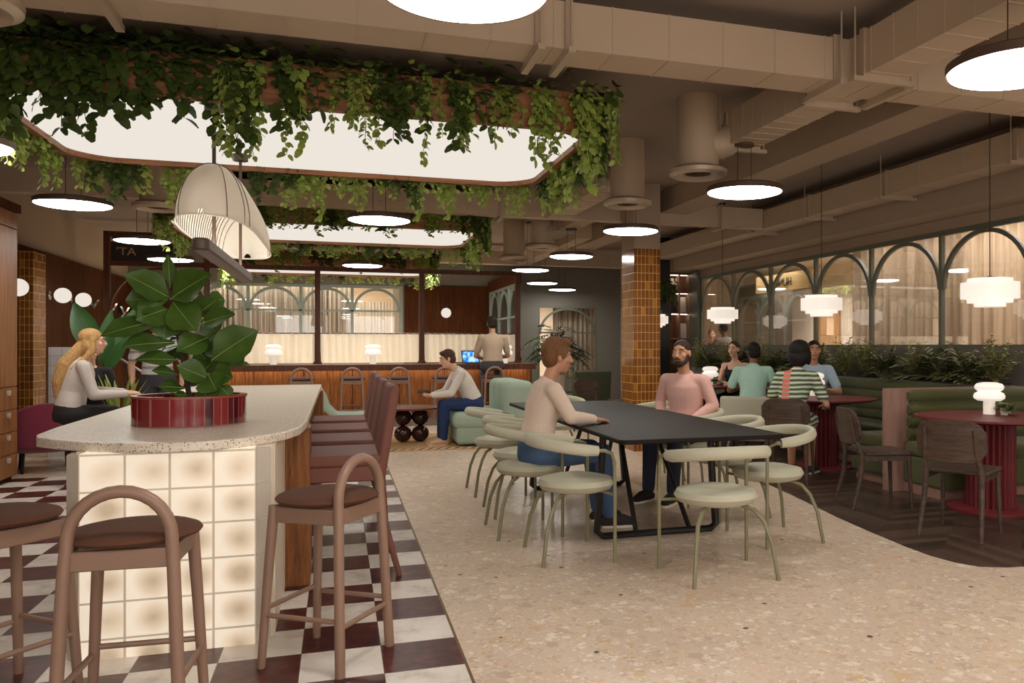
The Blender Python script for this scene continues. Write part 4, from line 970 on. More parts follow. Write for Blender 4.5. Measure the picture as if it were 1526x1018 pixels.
# ------------------------------------------------------------------ left side: cabinet, stair rail, partition
t = thing('drawer_cabinet', 'tall timber cabinet with a stack of drawers at the left edge', 'cabinet', (-3.0, 9.45, 0))
MB().bx(-.7,-.02,-1.3,0,.05,2.62).build('carcass', M['cabwood'], t, smooth=False)
MB().bx(-.66,-.05,-1.28,-.02,0,.06).build('toe_kick', M['darkwood'], t, smooth=False)
MB().bx(-.74,.02,-1.32,.02,2.62,2.70).build('cornice', M['darkwood'], t, smooth=False)
for k in range(4):
    z = .06+.215*k
    dr = MB().bx(-.022,0,-1.26,-.02,z,z+.208).build('drawer', M['cabwood'], t, smooth=False, bev=.003)
    MB().prism([(-.03,.02),(.03,.02),(.028,-.005),(.014,-.03),(-.014,-.03),(-.028,-.005)], -.006, .014, Matrix.Translation((.004,-.26,z+.165)) @ Euler((R(90),0,R(90))).to_matrix().to_4x4()).build('handle', M['handle'], dr, bev=.003)
    MB().prism([(-.03,.02),(.03,.02),(.028,-.005),(.014,-.03),(-.014,-.03),(-.028,-.005)], -.006, .014, Matrix.Translation((.004,-.98,z+.165)) @ Euler((R(90),0,R(90))).to_matrix().to_4x4()).build('handle', M['handle'], dr, bev=.003)
MB().bx(-.022,0,-1.26,-.02,.925,2.45).build('cabinet_door', M['cabwood'], t, smooth=False, bev=.003)
MB().bx(-.022,0,-1.26,-.02,2.46,2.60).build('top_panel', M['cabwood'], t, smooth=False, bev=.003)
t = thing('tiled_pillar', 'amber-tiled pilaster on the left panelled wall', 'pillar', (-4.0,12.5,0))
MB().bx(0,.2,0,.48,0,2.56).build('tile_cladding', M['amber'], t, smooth=False)
t = thing('tiled_pillar', 'freestanding amber-tiled square column beside the black table', 'pillar', (3.665,9.80,0))
MB().bx(-.175,.175,-.23,.23,0,2.53).build('tile_cladding', M['amber'], t, smooth=False)
MB().bx(-.175,.175,-.23,.23,2.53,CEIL).build('plain_shaft', M['wall'], t, smooth=False)
t = thing('stair_rail', 'sloping metal handrail in front of the dark panelling on the left', 'railing', (-3.5,15.35,0))
MB().tube([(-.35,0,1.40),(.75,0,.62)], .02, 8).build('handrail', plain('rail_steel', srgb(150,148,150), .45, metal=.5), t)
for x in (-.2,.15,.5):
    z = 1.40-.709*(x+.35); MB().cyl((x,0,0),(x,0,z),.008,n=6).build('baluster', M['blackmetal'], t)
t = thing('display_stand', 'white tiled upright stand behind the woman with long blond hair', 'stand', (-3.12,11.35,0))
MB().bx(-.14,.14,-.12,.12,0,1.30).build('panel', tilecol('pale_stand_tiles', .12, .12, [(0,srgb(206,206,204)),(1,srgb(226,224,220))], srgb(170,170,168), .3), t, smooth=False)
t = thing('framed_sign', 'black framed sign with gold lettering above the stair opening', 'sign', (-3.30,15.9,2.77))
MB().bx(-.42,.66,0,.04,0,.30).build('board', M['blackmetal'], t, smooth=False)
MB().bx(-.45,.69,.01,.03,-.03,.33).build('frame', M['framewood'], t, smooth=False)
text('lettering', "'TA", .19, t, (-.32,-.006,.10), (R(90),0,0), plain('gold_letters', srgb(190,160,116), .4), sx=1.1)
# ------------------------------------------------------------------ bookcase at the far right
t = thing('bookcase', 'lit timber bookcase with open cubbies at the far end of the right wall', 'shelf', (6.17,14.3,0))
MB().bx(-.24,.17,.28,.30,0,2.68).build('back_panel', M['cabwood'], t, smooth=False)
for x in (-.24,-.035,.17): MB().bx(x-.012,x+.012,0,.28,0,2.68).build('upright', M['panelpink'], t, smooth=False)
for z in (.5,1.0,1.45,1.93,2.32,2.67): MB().bx(-.24,.17,0,.28,z-.012,z+.012).build('shelf_board', M['panelpink'], t, smooth=False)
for z in (1.93,2.32,2.67):
    MB().bx(-.21,.14,.05,.08,z-.022,z-.013).build('shelf_light', glow('shelf_led', (1,.85,.65,1), 7), t, smooth=False)
for x, z, h, lab in ((-.10,2.335,.26,'pale magazine standing on the top bookcase shelf, left'),(.08,1.945,.30,'white framed card on the middle bookcase shelf, right'),(-.12,1.945,.22,'dark framed picture on the middle bookcase shelf, left'),(.09,1.462,.28,'white card on the lower bookcase shelf, right')):
    o = thing('picture_frame', lab, 'picture', (6.17+x,14.42,z)); dk = 'dark' in lab
    MB().box((0,0,h/2),(.12,.015,h),(R(-6),0,0)).build('board', M['blackmetal'] if dk else M['white'], o, smooth=False)
struct(MB().bx(5.70,5.93,14.28,14.6,0,CEIL), 'trim_8', M['blackmetal'])
struct(MB().bx(5.93,6.4,14.28,14.6,2.70,CEIL), 'trim_9', M['wall'])
# ------------------------------------------------------------------ ceiling discs
def make_disc(label, hz=.8):
    t = thing('disc_pendant', label, 'ceiling lamp', group='round disc lamps under the ceiling')
    MB().lathe([(.02,.012),(.292,.012),(.305,.005),(.305,.045),(.29,.055),(.02,.055)], n=48).build('housing', M['dischouse'], t)
    MB().lathe([(.01,-.002),(.27,-.002),(.294,.006),(.294,.013),(.01,.013)], n=48).build('diffuser', M['disc'], t)
    for x in (-.06,.06): MB().cyl((x,0,.05),(x,0,hz),.003,n=6).build('cable', M['cable'], t)
    MB().cyl((0,0,hz-.02),(0,0,hz),.08,n=16).build('canopy', M['dischouse'], t)
    return t
D = [(.41,2.86,'disc lamp cut off by the top edge of the picture'),(2.90,2.92,'disc lamp cut off at the right edge of the picture'),
 (3.02,6.0,'disc lamp in front of the round air diffuser, right of the light box'),(3.01,8.36,'disc lamp directly in front of the tiled column top'),
 (3.03,11.05,'disc lamp left of the tiled column, nearer of the small ones'),(3.0,13.2,'disc lamp over the right end of the bar frame'),(3.85,15.9,'small disc lamp far back, second from the bar frame post'),(4.72,17.6,'smallest disc lamp at the very back of the ceiling'),
 (.38,8.4,'disc lamp hanging between the first and second light boxes'),(.35,13.25,'disc lamp just in front of the bar frame, under the second light box'),
 (-2.22,8.3,'largest disc lamp on the left, above the panelled wall'),(-2.22,10.95,'disc lamp in front of the gold-lettered sign'),(-2.31,13.2,'disc lamp above the fig plant, under the gold-lettered sign'),(-2.25,6.05,'disc lamp behind ivy at the left edge of the picture')]
D0 = None
for x, y, lab in D:
    if y in (6.0, 11.05): make_disc(lab, .40).location = (x+(.1 if y < 7 else .05),y-.05,2.55); continue
    if D0 is None: D0 = make_disc(lab); D0.location = (x,y,2.55)
    else: dup(D0, (x,y,2.55), 0, lab)
for x in (-2.2,.4,2.9):  # unseen discs added for light, continuing the rows behind the camera
    for y in (.3,-2.0): dup(D0, (x,y,2.55), 0, 'unseen disc lamp added behind the camera for more light')
for x, y in ((5.1,2.6),(5.1,.3)): dup(D0, (x,y,2.55), 0, 'unseen disc lamp added behind the camera for more light')

# ------------------------------------------------------------------ light boxes
def chamf(x0,x1,y0,y1,c,r=.12):
    raw = [(x0+c,y0),(x1-c,y0),(x1,y0+c),(x1,y1-c),(x1-c,y1),(x0+c,y1),(x0,y1-c),(x0,y0+c)]
    out = []
    for i, p in enumerate(raw):
        a, b = V((*raw[i-1],0)), V((*raw[(i+1)%8],0)); p = V((*p,0))
        da, db = (a-p).normalized()*r, (b-p).normalized()*r
        for k in range(5):
            f = k/4; q = (p+da)*(1-f)**2+p*2*f*(1-f)+(p+db)*f*f; out.append((q.x,q.y))
    return out
def light_box(label, x0,x1,y0,y1, rodtop=.6):
    t = thing('light_box', label, 'ceiling light', ((x0+x1)/2,(y0+y1)/2,2.75), group='planted ceiling light boxes')
    hx, hy = (x1-x0)/2, (y1-y0)/2
    o = chamf(-hx,hx,-hy,hy,.22); i = chamf(-hx+.055,hx-.055,-hy+.055,hy-.055,.20)
    MB().rings([[(x,y,z) for x,y in p] for p, z in ((o,0),(o,.26),(i,.26),(i,0))], closed=True).build('timber_surround', M['boxwood'], t, smooth=False)
    MB().prism(chamf(-hx+.05,hx-.05,-hy+.05,hy-.05,.20), .04, .06).build('diffuser', M['boxdiff'], t)
    MB().prism(chamf(-hx+.05,hx-.05,-hy+.05,hy-.05,.20), .19, .24).build('backing', M['framewood'], t, smooth=False)
    for x in (-hx*.7, 0, hx*.7):
        for y in (-hy*.6, hy*.6): MB().cyl((x,y,.24),(x,y,rodtop),.006,n=6).build('suspension_rod', M['cable'], t)
    return t
BX = [(-1.98,1.68,5.25,7.33),(-1.95,1.74,10.25,12.28),(-1.95,1.70,15.6,17.8)]
light_box('nearest and largest timber-edged light box over the island', *BX[0], rodtop=.36)
light_box('middle timber-edged light box with ivy beyond the shell lamp', *BX[1])
light_box('farthest light box with ivy behind the bar frame', *BX[2])

# ------------------------------------------------------------------ shell lamp over the island
t = thing('shell_pendant', 'long white fabric shell lamp with a dark bar beneath, over the island', 'pendant lamp', (-.72,6.16,2.04))
L2, W2, H2 = 1.22, .215, .41
def hullpt(u, v, k=1.0):     # u along -1..1, v across 0..PI
    e = (1-abs(u)**(6 if u > 0 else 3.4))**.5; y = L2*u
    return V((-W2*math.cos(v)*max(.0,e**.8)*k, y, H2*math.sin(v)*(e**.9)*k))
us = [-.999+1.998*i/40 for i in range(41)]; nv = 20
mb = MB(); G = [[mb.bm.verts.new(hullpt(u, PI*j/nv)) for j in range(nv+1)] for u in us]
for i in range(40):
    for j in range(nv): mb.bm.faces.new((G[i][j],G[i+1][j],G[i+1][j+1],G[i][j+1]))
sh = mb.build('shade', M['hull'], t, ang=80)
sd = sh.modifiers.new('solid','SOLIDIFY'); sd.thickness = .004
for i in range(-12, 13):
    u = i/14
    MB().tube([hullpt(u, PI*j/16, .972) for j in range(17)], .0028, 5).build('rib', M['rib'], t)
def hullz(x, y):
    e = max(0, 1-abs(y/L2)**(6 if y > 0 else 3.4))**.5; w, h = W2*e**.8, H2*e**.9
    return h*math.sqrt(max(0, 1-(x/max(w,1e-5))**2)) if abs(x) <= w else 0
for phi in (-76,-46,-15,15,46,76):
    a = R(phi); pts = []
    for i in range(90):
        l = .9*i/89; x, y = l*math.sin(a), -.55*L2-l*math.cos(a)
        e = max(0, 1-abs(y/L2)**3.4)**.5 if abs(y) < L2 else 0
        if abs(x) > W2*e**.8 or abs(y) >= L2: break
        pts.append((x*1.025,-.55*L2-l*math.cos(a)*1.02,hullz(x,y)+.004))
    if len(pts) > 2: pts.append((pts[-1][0],pts[-1][1]-.002,.004)); MB().tube(pts, .0026, 5).build('seam', M['rib'], t)
rim = [hullpt(-.999+1.998*i/40, 0) for i in range(41)]; rim2 = [hullpt(.999-1.998*i/40, PI) for i in range(41)]
MB().tube(rim+rim2, .006, 6, closed=True).build('rim', M['hull'], t)
MB().prism(rrect(-.045,.045,-1.24,1.16,.04), -.20, -.13).build('lamp_bar', M['lampbar'], t, bev=.012)
MB().bx(-.03,.03,-1.18,1.1,-.131,-.128).build('led_strip', M['barglow'], t, smooth=False)
for y in (-.70,.70):
    MB().cyl((0,y,-.15),(0,y,.75),.011,n=10).build('rod', M['lampbar'], t)
    MB().cyl((0,y,.70),(0,y,.75),.055,n=20).build('canopy', M['lampbar'], t)

# ------------------------------------------------------------------ stepped white pendants over the round tables
def make_step(label):
    t = thing('stepped_pendant', label, 'pendant lamp', group='stepped white pendants over the round tables')
    MB().lathe([(.01,-.12),(.118,-.12),(.118,-.088),(.17,-.088),(.17,-.055),(.22,-.055),(.22,.075),(.17,.075),(.17,.108),(.01,.108)], n=40).build('shade', M['lampwhite'], t, ang=30)
    MB().lathe([(.01,.108),(.065,.108),(.07,.118),(.02,.125),(.01,.13)]).build('cap', plain('brass_cap', srgb(120,84,54), .35, metal=.7), t)
    MB().cyl((0,0,.12),(0,0,CEIL-1.75),.004,n=6).build('cable', M['cable'], t)
    MB().cyl((0,0,CEIL-1.77),(0,0,CEIL-1.75),.05,n=14).build('canopy', M['cable'], t)
    return t
s0 = make_step('stepped white pendant over the empty burgundy table, nearest and largest'); s0.location = (4.975,5.30,1.75)
dup(s0, (4.965,7.70,1.755), 0, 'stepped white pendant above the man in the blue shirt')
dup(s0, (5.21,10.6,1.755), 0, 'stepped white pendant above the farthest burgundy table')
dup(s0, (5.25,13.3,1.755), 0, 'stepped white pendant half hidden by the tiled column')

# ------------------------------------------------------------------ wall globes
def make_globe(label, wall=True):
    t = thing('globe_sconce', label, 'wall lamp', group='globe wall lamps')
    MB().cyl((0,0,0),(.03,0,0),.065,n=20).build('backplate', M['chrome'], t)
    MB().cyl((.03,0,0),(.10,0,0),.018,n=10).build('arm', M['chrome'], t)
    MB().ell((.19,0,0),(.11,.11,.11),u=24,v=14).build('globe', M['globe'], t)
    return t
g0 = make_globe('white globe wall lamp half hidden by the drawer cabinet'); g0.location = (-3.965,11.9,2.04)
dup(g0, (-3.965,13.62,2.04), 0, 'white globe wall lamp just right of the tiled pilaster')
dup(g0, (-3.965,14.62,2.03), 0, 'white globe wall lamp second right of the tiled pilaster')
dup(g0, (2.25,18.46,2.04), R(-90), 'white globe wall lamp on the dark panelling behind the bar')
def make_spot(label):
    t = thing('wall_spotlight', label, 'wall lamp', group='chrome wall spotlights on the panelling')
    MB().box((.02,0,0),(.04,.11,.13)).build('backplate', M['blackmetal'], t, smooth=False)
    for k in range(3):
        MB().tube([(.04,-.05+.05*k,.07),(.10,-.03+.05*k,-.08),(.16,-.02+.05*k,.06)], .014, 8).build('arm', M['chrome'], t)
    return t
k0 = make_spot('chrome zigzag wall lamp nearest the globe lamps'); k0.location = (-3.965,15.5,2.02)
dup(k0, (-3.965,16.7,2.02), 0, 'chrome zigzag wall lamp in the middle of three')
dup(k0, (-3.965,17.6,1.99), 0, 'chrome zigzag wall lamp farthest, beside the fig leaves')

# ------------------------------------------------------------------ ducts, hangers, diffusers
def duct(label, axis, a0, a1, k0, k1, z0=2.95, z1=3.21, step=.34, hangers=(), name='air_duct'):
    """rectangular duct; axis 'x' runs along X between Y = k0..k1"""
    c = (a0+a1)/2
    loc = (c,(k0+k1)/2,(z0+z1)/2) if axis == 'x' else ((k0+k1)/2,c,(z0+z1)/2)
    t = thing(name, label, 'duct', loc); L, Wd, H = a1-a0, k1-k0, z1-z0
    B = (lambda mb, p, q, w, h: mb.box(((p+q)/2,0,0),(q-p,w,h))) if axis == 'x' else (lambda mb, p, q, w, h: mb.box((0,(p+q)/2,0),(w,q-p,h)))
    mb = MB(); B(mb, -L/2, L/2, Wd, H)
    n = max(1, int(L/step))
    for i in range(n+1):
        p = -L/2+L*i/n; B(mb, p-.003, p+.003, Wd+.008, H+.008)
    mb.build('sheet_metal_body', M['duct'], t, smooth=False)
    for h in hangers:
        p = h-c; mb = MB(); B(mb, p-.022, p+.022, Wd+.03, H+.03)
        zz = -H/2-.03
        if axis == 'x':
            mb.box((p,0,zz),(.04,Wd+.16,.03)); ends = [(p,s*(Wd/2+.06)) for s in (-1,1)]
        else:
            mb.box((0,p,zz),(Wd+.16,.04,.03)); ends = [(s*(Wd/2+.06),p) for s in (-1,1)]
        ho = mb.build('hanger_bracket', M['bracket'], t, smooth=False)
        for x, y in ends: MB().cyl((x,y,zz),(x,y,CEIL-loc[2]),.006,n=6).build('threaded_rod', M['bracket'], ho)
    return t
duct('near cross duct running the full width above the first light box', 'x', -4, 5.55, 4.34, 4.62, hangers=(-1.05,1.03,1.2,2.9,3.36))
duct('branch duct coming from the near cross duct towards the camera', 'y', .4, 4.335, 3.0, 3.28, hangers=(4.2,2.6), step=.2)
duct('branch duct running away from the near cross duct to the round diffuser', 'y', 4.625, 6.08, 3.0, 3.28, hangers=(4.75,6.03), step=.16)
duct('middle cross duct running behind the first light box', 'x', -4, 5.55, 10.05, 10.20, hangers=(1.9,4.9), step=.4, z0=2.93, z1=3.2)
duct('branch duct from the middle cross duct towards the second diffuser', 'y', 7.9, 10.045, 2.55, 2.82, hangers=(9.9,), step=.18)
duct('branch duct running back from the middle cross duct', 'y', 10.205, 11.3, 2.95, 3.2, hangers=(11.2,), step=.18)
duct('long duct along the right wall above the arched window', 'y', 2.6, 14.2, 5.56, 5.88, hangers=(5.62,7.4,8.9,10.3), step=.6, z0=2.93, z1=3.18)
duct('far cross duct near the back wall right of the bar', 'x', 1.8, 5.9, 16.2, 16.45, hangers=(3.5,), step=.5)
duct('far diagonal-looking duct running back to the rear wall', 'y', 11.8, 16.19, 3.4, 3.62, hangers=(13.2,), step=.5, z0=2.93, z1=3.15)
def diffuser(label, x, y, elbow=None):
    t = thing('air_diffuser', label, 'vent', (x,y,2.72), group='round ceiling air diffusers')
    MB().cyl((0,0,.05),(0,0,CEIL-2.72),.17,n=28).build('drum', M['duct'], t)
    MB().lathe([(.12,.03),(.14,.0),(.20,-.02),(.238,.0),(.242,.03),(.20,.055),(.12,.05)], n=36).build('flange', M['bracket'], t)
    w = MB()
    w.cyl((0,0,.045),(0,0,.05),.13,n=20)
    for r in (.03,.06,.09): w.lathe([(r,.02),(r+.012,.005),(r+.014,.02),(r,.03)], n=20)
    w.build('louvre', M['dischouse'], t)
    if elbow:
        ex, ey, ez = elbow[0]-x, elbow[1]-y, elbow[2]-2.72
        pts = [V((ex,ey,ez)).lerp(V((0,0,ez-.10)), f)+V((0,0,-.05*math.sin(PI*f))) for f in [i/14 for i in range(15)]]
        MB().tube(pts, [.125+.006*(i%2) for i in range(15)], 20).build('flexible_sleeve', M['duct'], t)
    return t
diffuser('round air diffuser with a bent sleeve at the end of the branch duct', 2.80, 6.15, (3.14,6.05,3.08))
diffuser('round air diffuser right of the first light box ivy', 2.73, 7.68, (2.69,7.95,3.06))
diffuser('round air diffuser above the right end of the bar', 2.70, 13.1)
diffuser('round air diffuser with a sleeve below the middle cross duct', 2.80, 11.5, (3.07,11.28,3.06))
diffuser('round air diffuser behind the shell lamp, above the left ivy', -1.75, 9.35)
diffuser('round air diffuser cut off at the top left corner', -1.50, 4.02)
# ------------------------------------------------------------------ fig plant on the island
t = thing('planter_bowl', 'low burgundy tiled planter with rounded ends on the island top', 'planter', (-.745, 4.78, .912), R(6))
def stad(hx, hy, n=10): return [(hx-hy+hy*math.cos(R(-90+180*i/n)), hy*math.sin(R(-90+180*i/n))) for i in range(n+1)]+[(-hx+hy+hy*math.cos(R(90+180*i/n)), hy*math.sin(R(90+180*i/n))) for i in range(n+1)]
o, i_ = stad(.272,.24), stad(.252,.22)
MB().rings([[(x,y,z) for x,y in p] for p, z in ((o,0),(o,.142),(i_,.142),(i_,0))], closed=True).build('tiled_wall', M['burgtile'], t, ang=20)
MB().rings([[(x,y,z) for x,y in p] for p, z in ((stad(.276,.244),.138),(stad(.276,.244),.150),(stad(.246,.214),.150),(stad(.246,.214),.138))], closed=True).build('rim', M['rimtile'], t)
MB().prism(stad(.25,.218), .01, .115).build('soil', M['soil'], t)
t = thing('fig_plant', 'fiddle-leaf fig with broad green leaves in the burgundy planter', 'plant', (-.745, 4.78, 1.025))
S = .00352
def fp(px, py, dy=0): return V(((px-277)*S, dy, (600-py)*S))
MB().tube([fp(277,600),fp(272,570,.01),fp(266,530,.0),fp(259,490,-.01),fp(255,462,.0),fp(250,440,.01),fp(246,424,0)], [.014,.013,.012,.010,.009,.007,.004], 10).build('trunk', M['trunk'], t)
w = MB()
for a in ([fp(285,600),fp(300,578,-.02),fp(306,560,-.03),fp(312,540,-.05)],[fp(259,490),fp(278,476,-.02),fp(292,466,-.03),fp(304,462,-.03)],[fp(264,525),fp(290,500,.03),fp(305,490,.05)],[fp(306,560,-.03),fp(318,572,-.06)],[fp(303,566,-.02),fp(322,552,.02),fp(332,545,.04)]):
    w.tube(a, [.007,.006,.005,.004][:len(a)], 7)
w.build('branch', M['trunk'], t)
FL = [ # base, tip, width px, depth of base, depth of tip, facing
 ((250,446),(202,412),44,0,-.12,(.3,-1,.6)), ((250,448),(303,408),50,0,-.10,(-.3,-1,.5)), ((248,430),(243,376),15,.04,.08,(.2,-1,.1)), ((256,440),(285,396),40,.03,.12,(-.2,-1,.5)),
 ((247,448),(194,448),46,0,-.04,(.1,-1,.4)), ((246,462),(213,476),44,.0,-.10,(.1,-1,.3)), ((246,470),(243,505),42,.02,-.04,(.2,-1,.2)), ((240,478),(171,496),34,.0,-.16,(.1,-.8,.7)),
 ((254,452),(287,492),46,0,-.10,(-.2,-1,.4)), ((290,486),(338,466),34,-.03,-.14,(-.1,-1,.7)), ((284,474),(312,442),40,-.02,.05,(-.2,-1,.5)), ((298,448),(322,444),26,.05,.10,(-.2,-1,.3)),
 ((256,512),(196,512),36,0,-.14,(.0,-.8,.8)), ((262,516),(232,520),30,.02,.10,(0,-.8,.8)), ((262,538),(214,532),26,0,-.12,(.1,-.8,.7)), ((300,504),(266,522),36,.03,-.10,(.1,-1,.4)), ((292,478),(314,500),36,.02,.04,(-.2,-1,.2)),
 ((308,538),(368,492),52,-.04,-.10,(-.3,-1,.2)), ((306,540),(352,520),44,-.02,.06,(-.2,-1,.3)), ((308,496),(316,540),34,.05,.02,(-.3,-1,.1)), ((262,560),(232,550),20,0,-.08,(0,-.8,.7)),
 ((302,566),(266,544),34,-.02,-.10,(.1,-1,.6)), ((304,560),(316,582),40,-.05,-.12,(-.2,-1,.1)), ((306,556),(336,562),38,-.02,-.10,(-.2,-1,.3)), ((290,560),(308,536),34,.0,.08,(-.1,-1,.5)), ((330,546),(360,543),14,.04,-.02,(0,-.5,1)),
 ((270,580),(238,574),22,0,-.06,(0,-.8,.7)), ((318,576),(338,594),20,-.06,-.10,(-.2,-1,.2)), ((296,580),(304,600),32,-.03,-.09,(-.1,-1,.1)), ((312,574),(316,590),16,-.04,-.06,(-.1,-1,.2)), ((274,590),(258,588),12,0,-.04,(0,-.8,.6)),
 ((270,552),(292,572),30,.04,.10,(-.1,-1,.4)), ((268,540),(244,500),30,.06,.14,(.1,-1,.4)), ((258,470),(270,448),40,.06,.12,(0,-1,.4)), ((282,520),(300,545),34,.06,.10,(-.1,-1,.3))]
for (a, b, wd, d0_, d1_, up) in FL:
    w = MB(); leafmesh(w, fp(*a,d0_), fp(*b,d1_), wd*S*1.12, up, fold=.22, curl=.12, n=7, shape='fiddle')
    lf = w.build('leaf', M['leaf'], t, ang=60)
    w = MB(); A, B = fp(*a,d0_), fp(*b,d1_); U = V(up); dd = (B-A).normalized(); U = (U-dd*U.dot(dd)).normalized(); L = (B-A).length
    w.tube([A+dd*L*f-U*(.12*L*f*f-.0015) for f in (0,.25,.5,.75,.93)], [.0022,.002,.0016,.0012,.0006], 5); w.build('midrib', M['vein'], lf)

# ------------------------------------------------------------------ trailing plants on the light boxes
def vine_mesh(seed, kind):
    """one trailing plant: local +Y points out over the edge, the edge lies along X, origin on the trough rim"""
    r = random.Random(seed); mb = MB()
    ns = 15 if kind == 'broad' else 12
    for s in range(ns):
        x = r.uniform(-.20,.20); out = r.uniform(.02,.13); ln = (.13+.55*r.random()**3 if kind == 'broad' else .18+.5*r.random()**2); up = r.uniform(.0,.09)
        sz = r.uniform(.045,.066) if kind == 'broad' else r.uniform(.030,.046)
        p = V((x,-.06,-.04)); pts = [p]; n = max(4, int(ln/(.034 if kind == 'broad' else .026)))
        for i in range(n):
            f = i/n
            if f < .18: d = V((r.uniform(-.3,.3), out*5, up*9*(1-f*4)))
            else: d = V((r.uniform(-.35,.35), r.uniform(-.22,.25), -1))
            p = p+d.normalized()*(ln/n); pts.append(p)
        mb.tube(pts, .0022, 3)
        for i in range(1, len(pts)):
            for q in range(2 if kind == 'broad' or r.random() < .8 else 1):
                a = r.uniform(0, 2*PI); dirn = V((math.cos(a), math.sin(a)*.9+.25, r.uniform(-.7,.15))).normalized(); z = sz*r.uniform(.7,1.2)
                b = pts[i]; leafmesh(mb, b+dirn*.008, b+dirn*(z+.008)+V((0,0,-z*.35)), z*.9, (r.uniform(-.4,.4), .5+r.uniform(-.3,.5), .8), fold=.15, curl=.25, n=3, shape='heart')
    if kind == 'broad':     # leafy crown above the rim
        for s in range(60):
            c = V((r.uniform(-.2,.2), r.uniform(-.08,.12), r.uniform(-.05,.11))); a = r.uniform(0,2*PI); dirn = V((math.cos(a),math.sin(a),r.uniform(-.2,.7))).normalized(); z = r.uniform(.05,.075)
            leafmesh(mb, c, c+dirn*z, z*.9, (r.uniform(-.4,.4),.6,.8), fold=.15, curl=.25, n=3, shape='heart')
    else:
        for s in range(40):
            c = V((r.uniform(-.2,.2), r.uniform(-.08,.12), r.uniform(-.05,.07))); a = r.uniform(0,2*PI); dirn = V((math.cos(a),math.sin(a),r.uniform(-.2,.6))).normalized(); z = r.uniform(.03,.046)
            leafmesh(mb, c, c+dirn*z, z*.9, (r.uniform(-.4,.4),.6,.8), fold=.15, curl=.25, n=3, shape='heart')
    return mb
VP = {}
def vine(kind, loc, rz, label, group, scale=1.0, zs=1.0, rnd=random.Random(3)):
    v = rnd.randrange(4); key = (kind, v)
    if key not in VP:
        o = vine_mesh(100+v+(10 if kind == 'ivy' else 0), kind).build('trailing_plant', M['vinedark' if kind == 'broad' else 'vinelight'], ang=80); VP[key] = o; o = VP[key]
    else:
        o = VP[key].copy(); COL.objects.link(o)
    o.location = loc; o.rotation_euler = (0,0,rz); o.scale = (scale,scale,scale*zs)
    return tag(o, label, 'plant', group)
rv = random.Random(11)
names = ['nearest light box','middle light box','farthest light box']
for b, (x0,x1,y0,y1) in enumerate(BX):
    zt = 2.97; nm = names[b]
    n = 13 if b < 2 else 8
    for i in range(n):
        x = x0+.15+(x1-x0-.3)*(i+.5)/n
        kind = ('broad' if (i < 5 or i in (6,8,10)) else 'ivy') if b == 0 else ('ivy' if i % 3 else 'broad')
        vine(kind, (x+rv.uniform(-.04,.04), y0-.02, zt), R(180), 'dark broad-leaved plant trailing over the near edge of the '+nm if kind == 'broad' else 'small-leaved ivy trailing over the near edge of the '+nm, ('broad-leaved plants' if kind == 'broad' else 'ivy')+' along the near edge of the '+nm, rv.uniform(.95,1.15), rv.uniform(.9,1.15)*(1 if b == 0 else .62))
    if b == 0:      # second row behind, fills the trough
        for i in range(6):
            x = x0+.3+(x1-x0-.6)*(i+.5)/13
            vine('broad', (x, y0+.06, zt+.02), R(180+rv.uniform(-20,20)), 'dark broad-leaved plant trailing over the near edge of the '+nm, 'broad-leaved plants along the near edge of the '+nm, 1.0, .75)
    n = 12 if b < 2 else 9
    for i in range(n):
        if b == 0 and i in (3,): continue
        x = x0+.2+(x1-x0-.4)*(i+.5)/n
        kind = 'ivy' if i % 4 else 'broad'
        vine(kind, (x+rv.uniform(-.05,.05), y1+.02, zt-.12), 0, 'dark broad-leaved plant trailing over the far edge of the '+nm if kind == 'broad' else 'small-leaved ivy trailing over the far edge of the '+nm, ('broad-leaved plants' if kind == 'broad' else 'ivy')+' along the far edge of the '+nm, rv.uniform(.85,1.05), rv.uniform(.75,1.0)*(1 if b == 0 else .7))
    m = 7 if b == 0 else 6
    for i in range(m):
        y = y0+.12+(y1-y0-.24)*(i+.5)/m
        for (x, rz, side) in ((x1+.02, -90, 'right'),(x0-.02, 90, 'left')):
            for rep in range(2 if side == 'right' else 1):
                kind = 'ivy' if (i+rep) % 3 or side == 'left' else 'broad'
                vine(kind, (x+rep*.05*(1 if side=='right' else -1), y+rv.uniform(-.06,.06), zt+.02), R(rz+rv.uniform(-15,15)), ('dark broad-leaved plant' if kind == 'broad' else 'small-leaved ivy')+' trailing over the '+side+' end of the '+nm, ('broad-leaved plants' if kind == 'broad' else 'ivy')+' on the '+side+' end of the '+nm, rv.uniform(.9,1.05), rv.uniform(.95,1.2))
    # rounded corners
    for (x,y,rz,side) in ((x1-.06,y0+.08,-135,'right'),(x1-.06,y1-.08,-45,'right'),(x0+.06,y0+.08,135,'left'),(x0+.06,y1-.08,45,'left')):
        vine('ivy', (x,y,zt), R(rz), 'small-leaved ivy trailing over the '+side+' end of the '+nm, 'ivy on the '+side+' end of the '+nm, 1.0, 1.0)

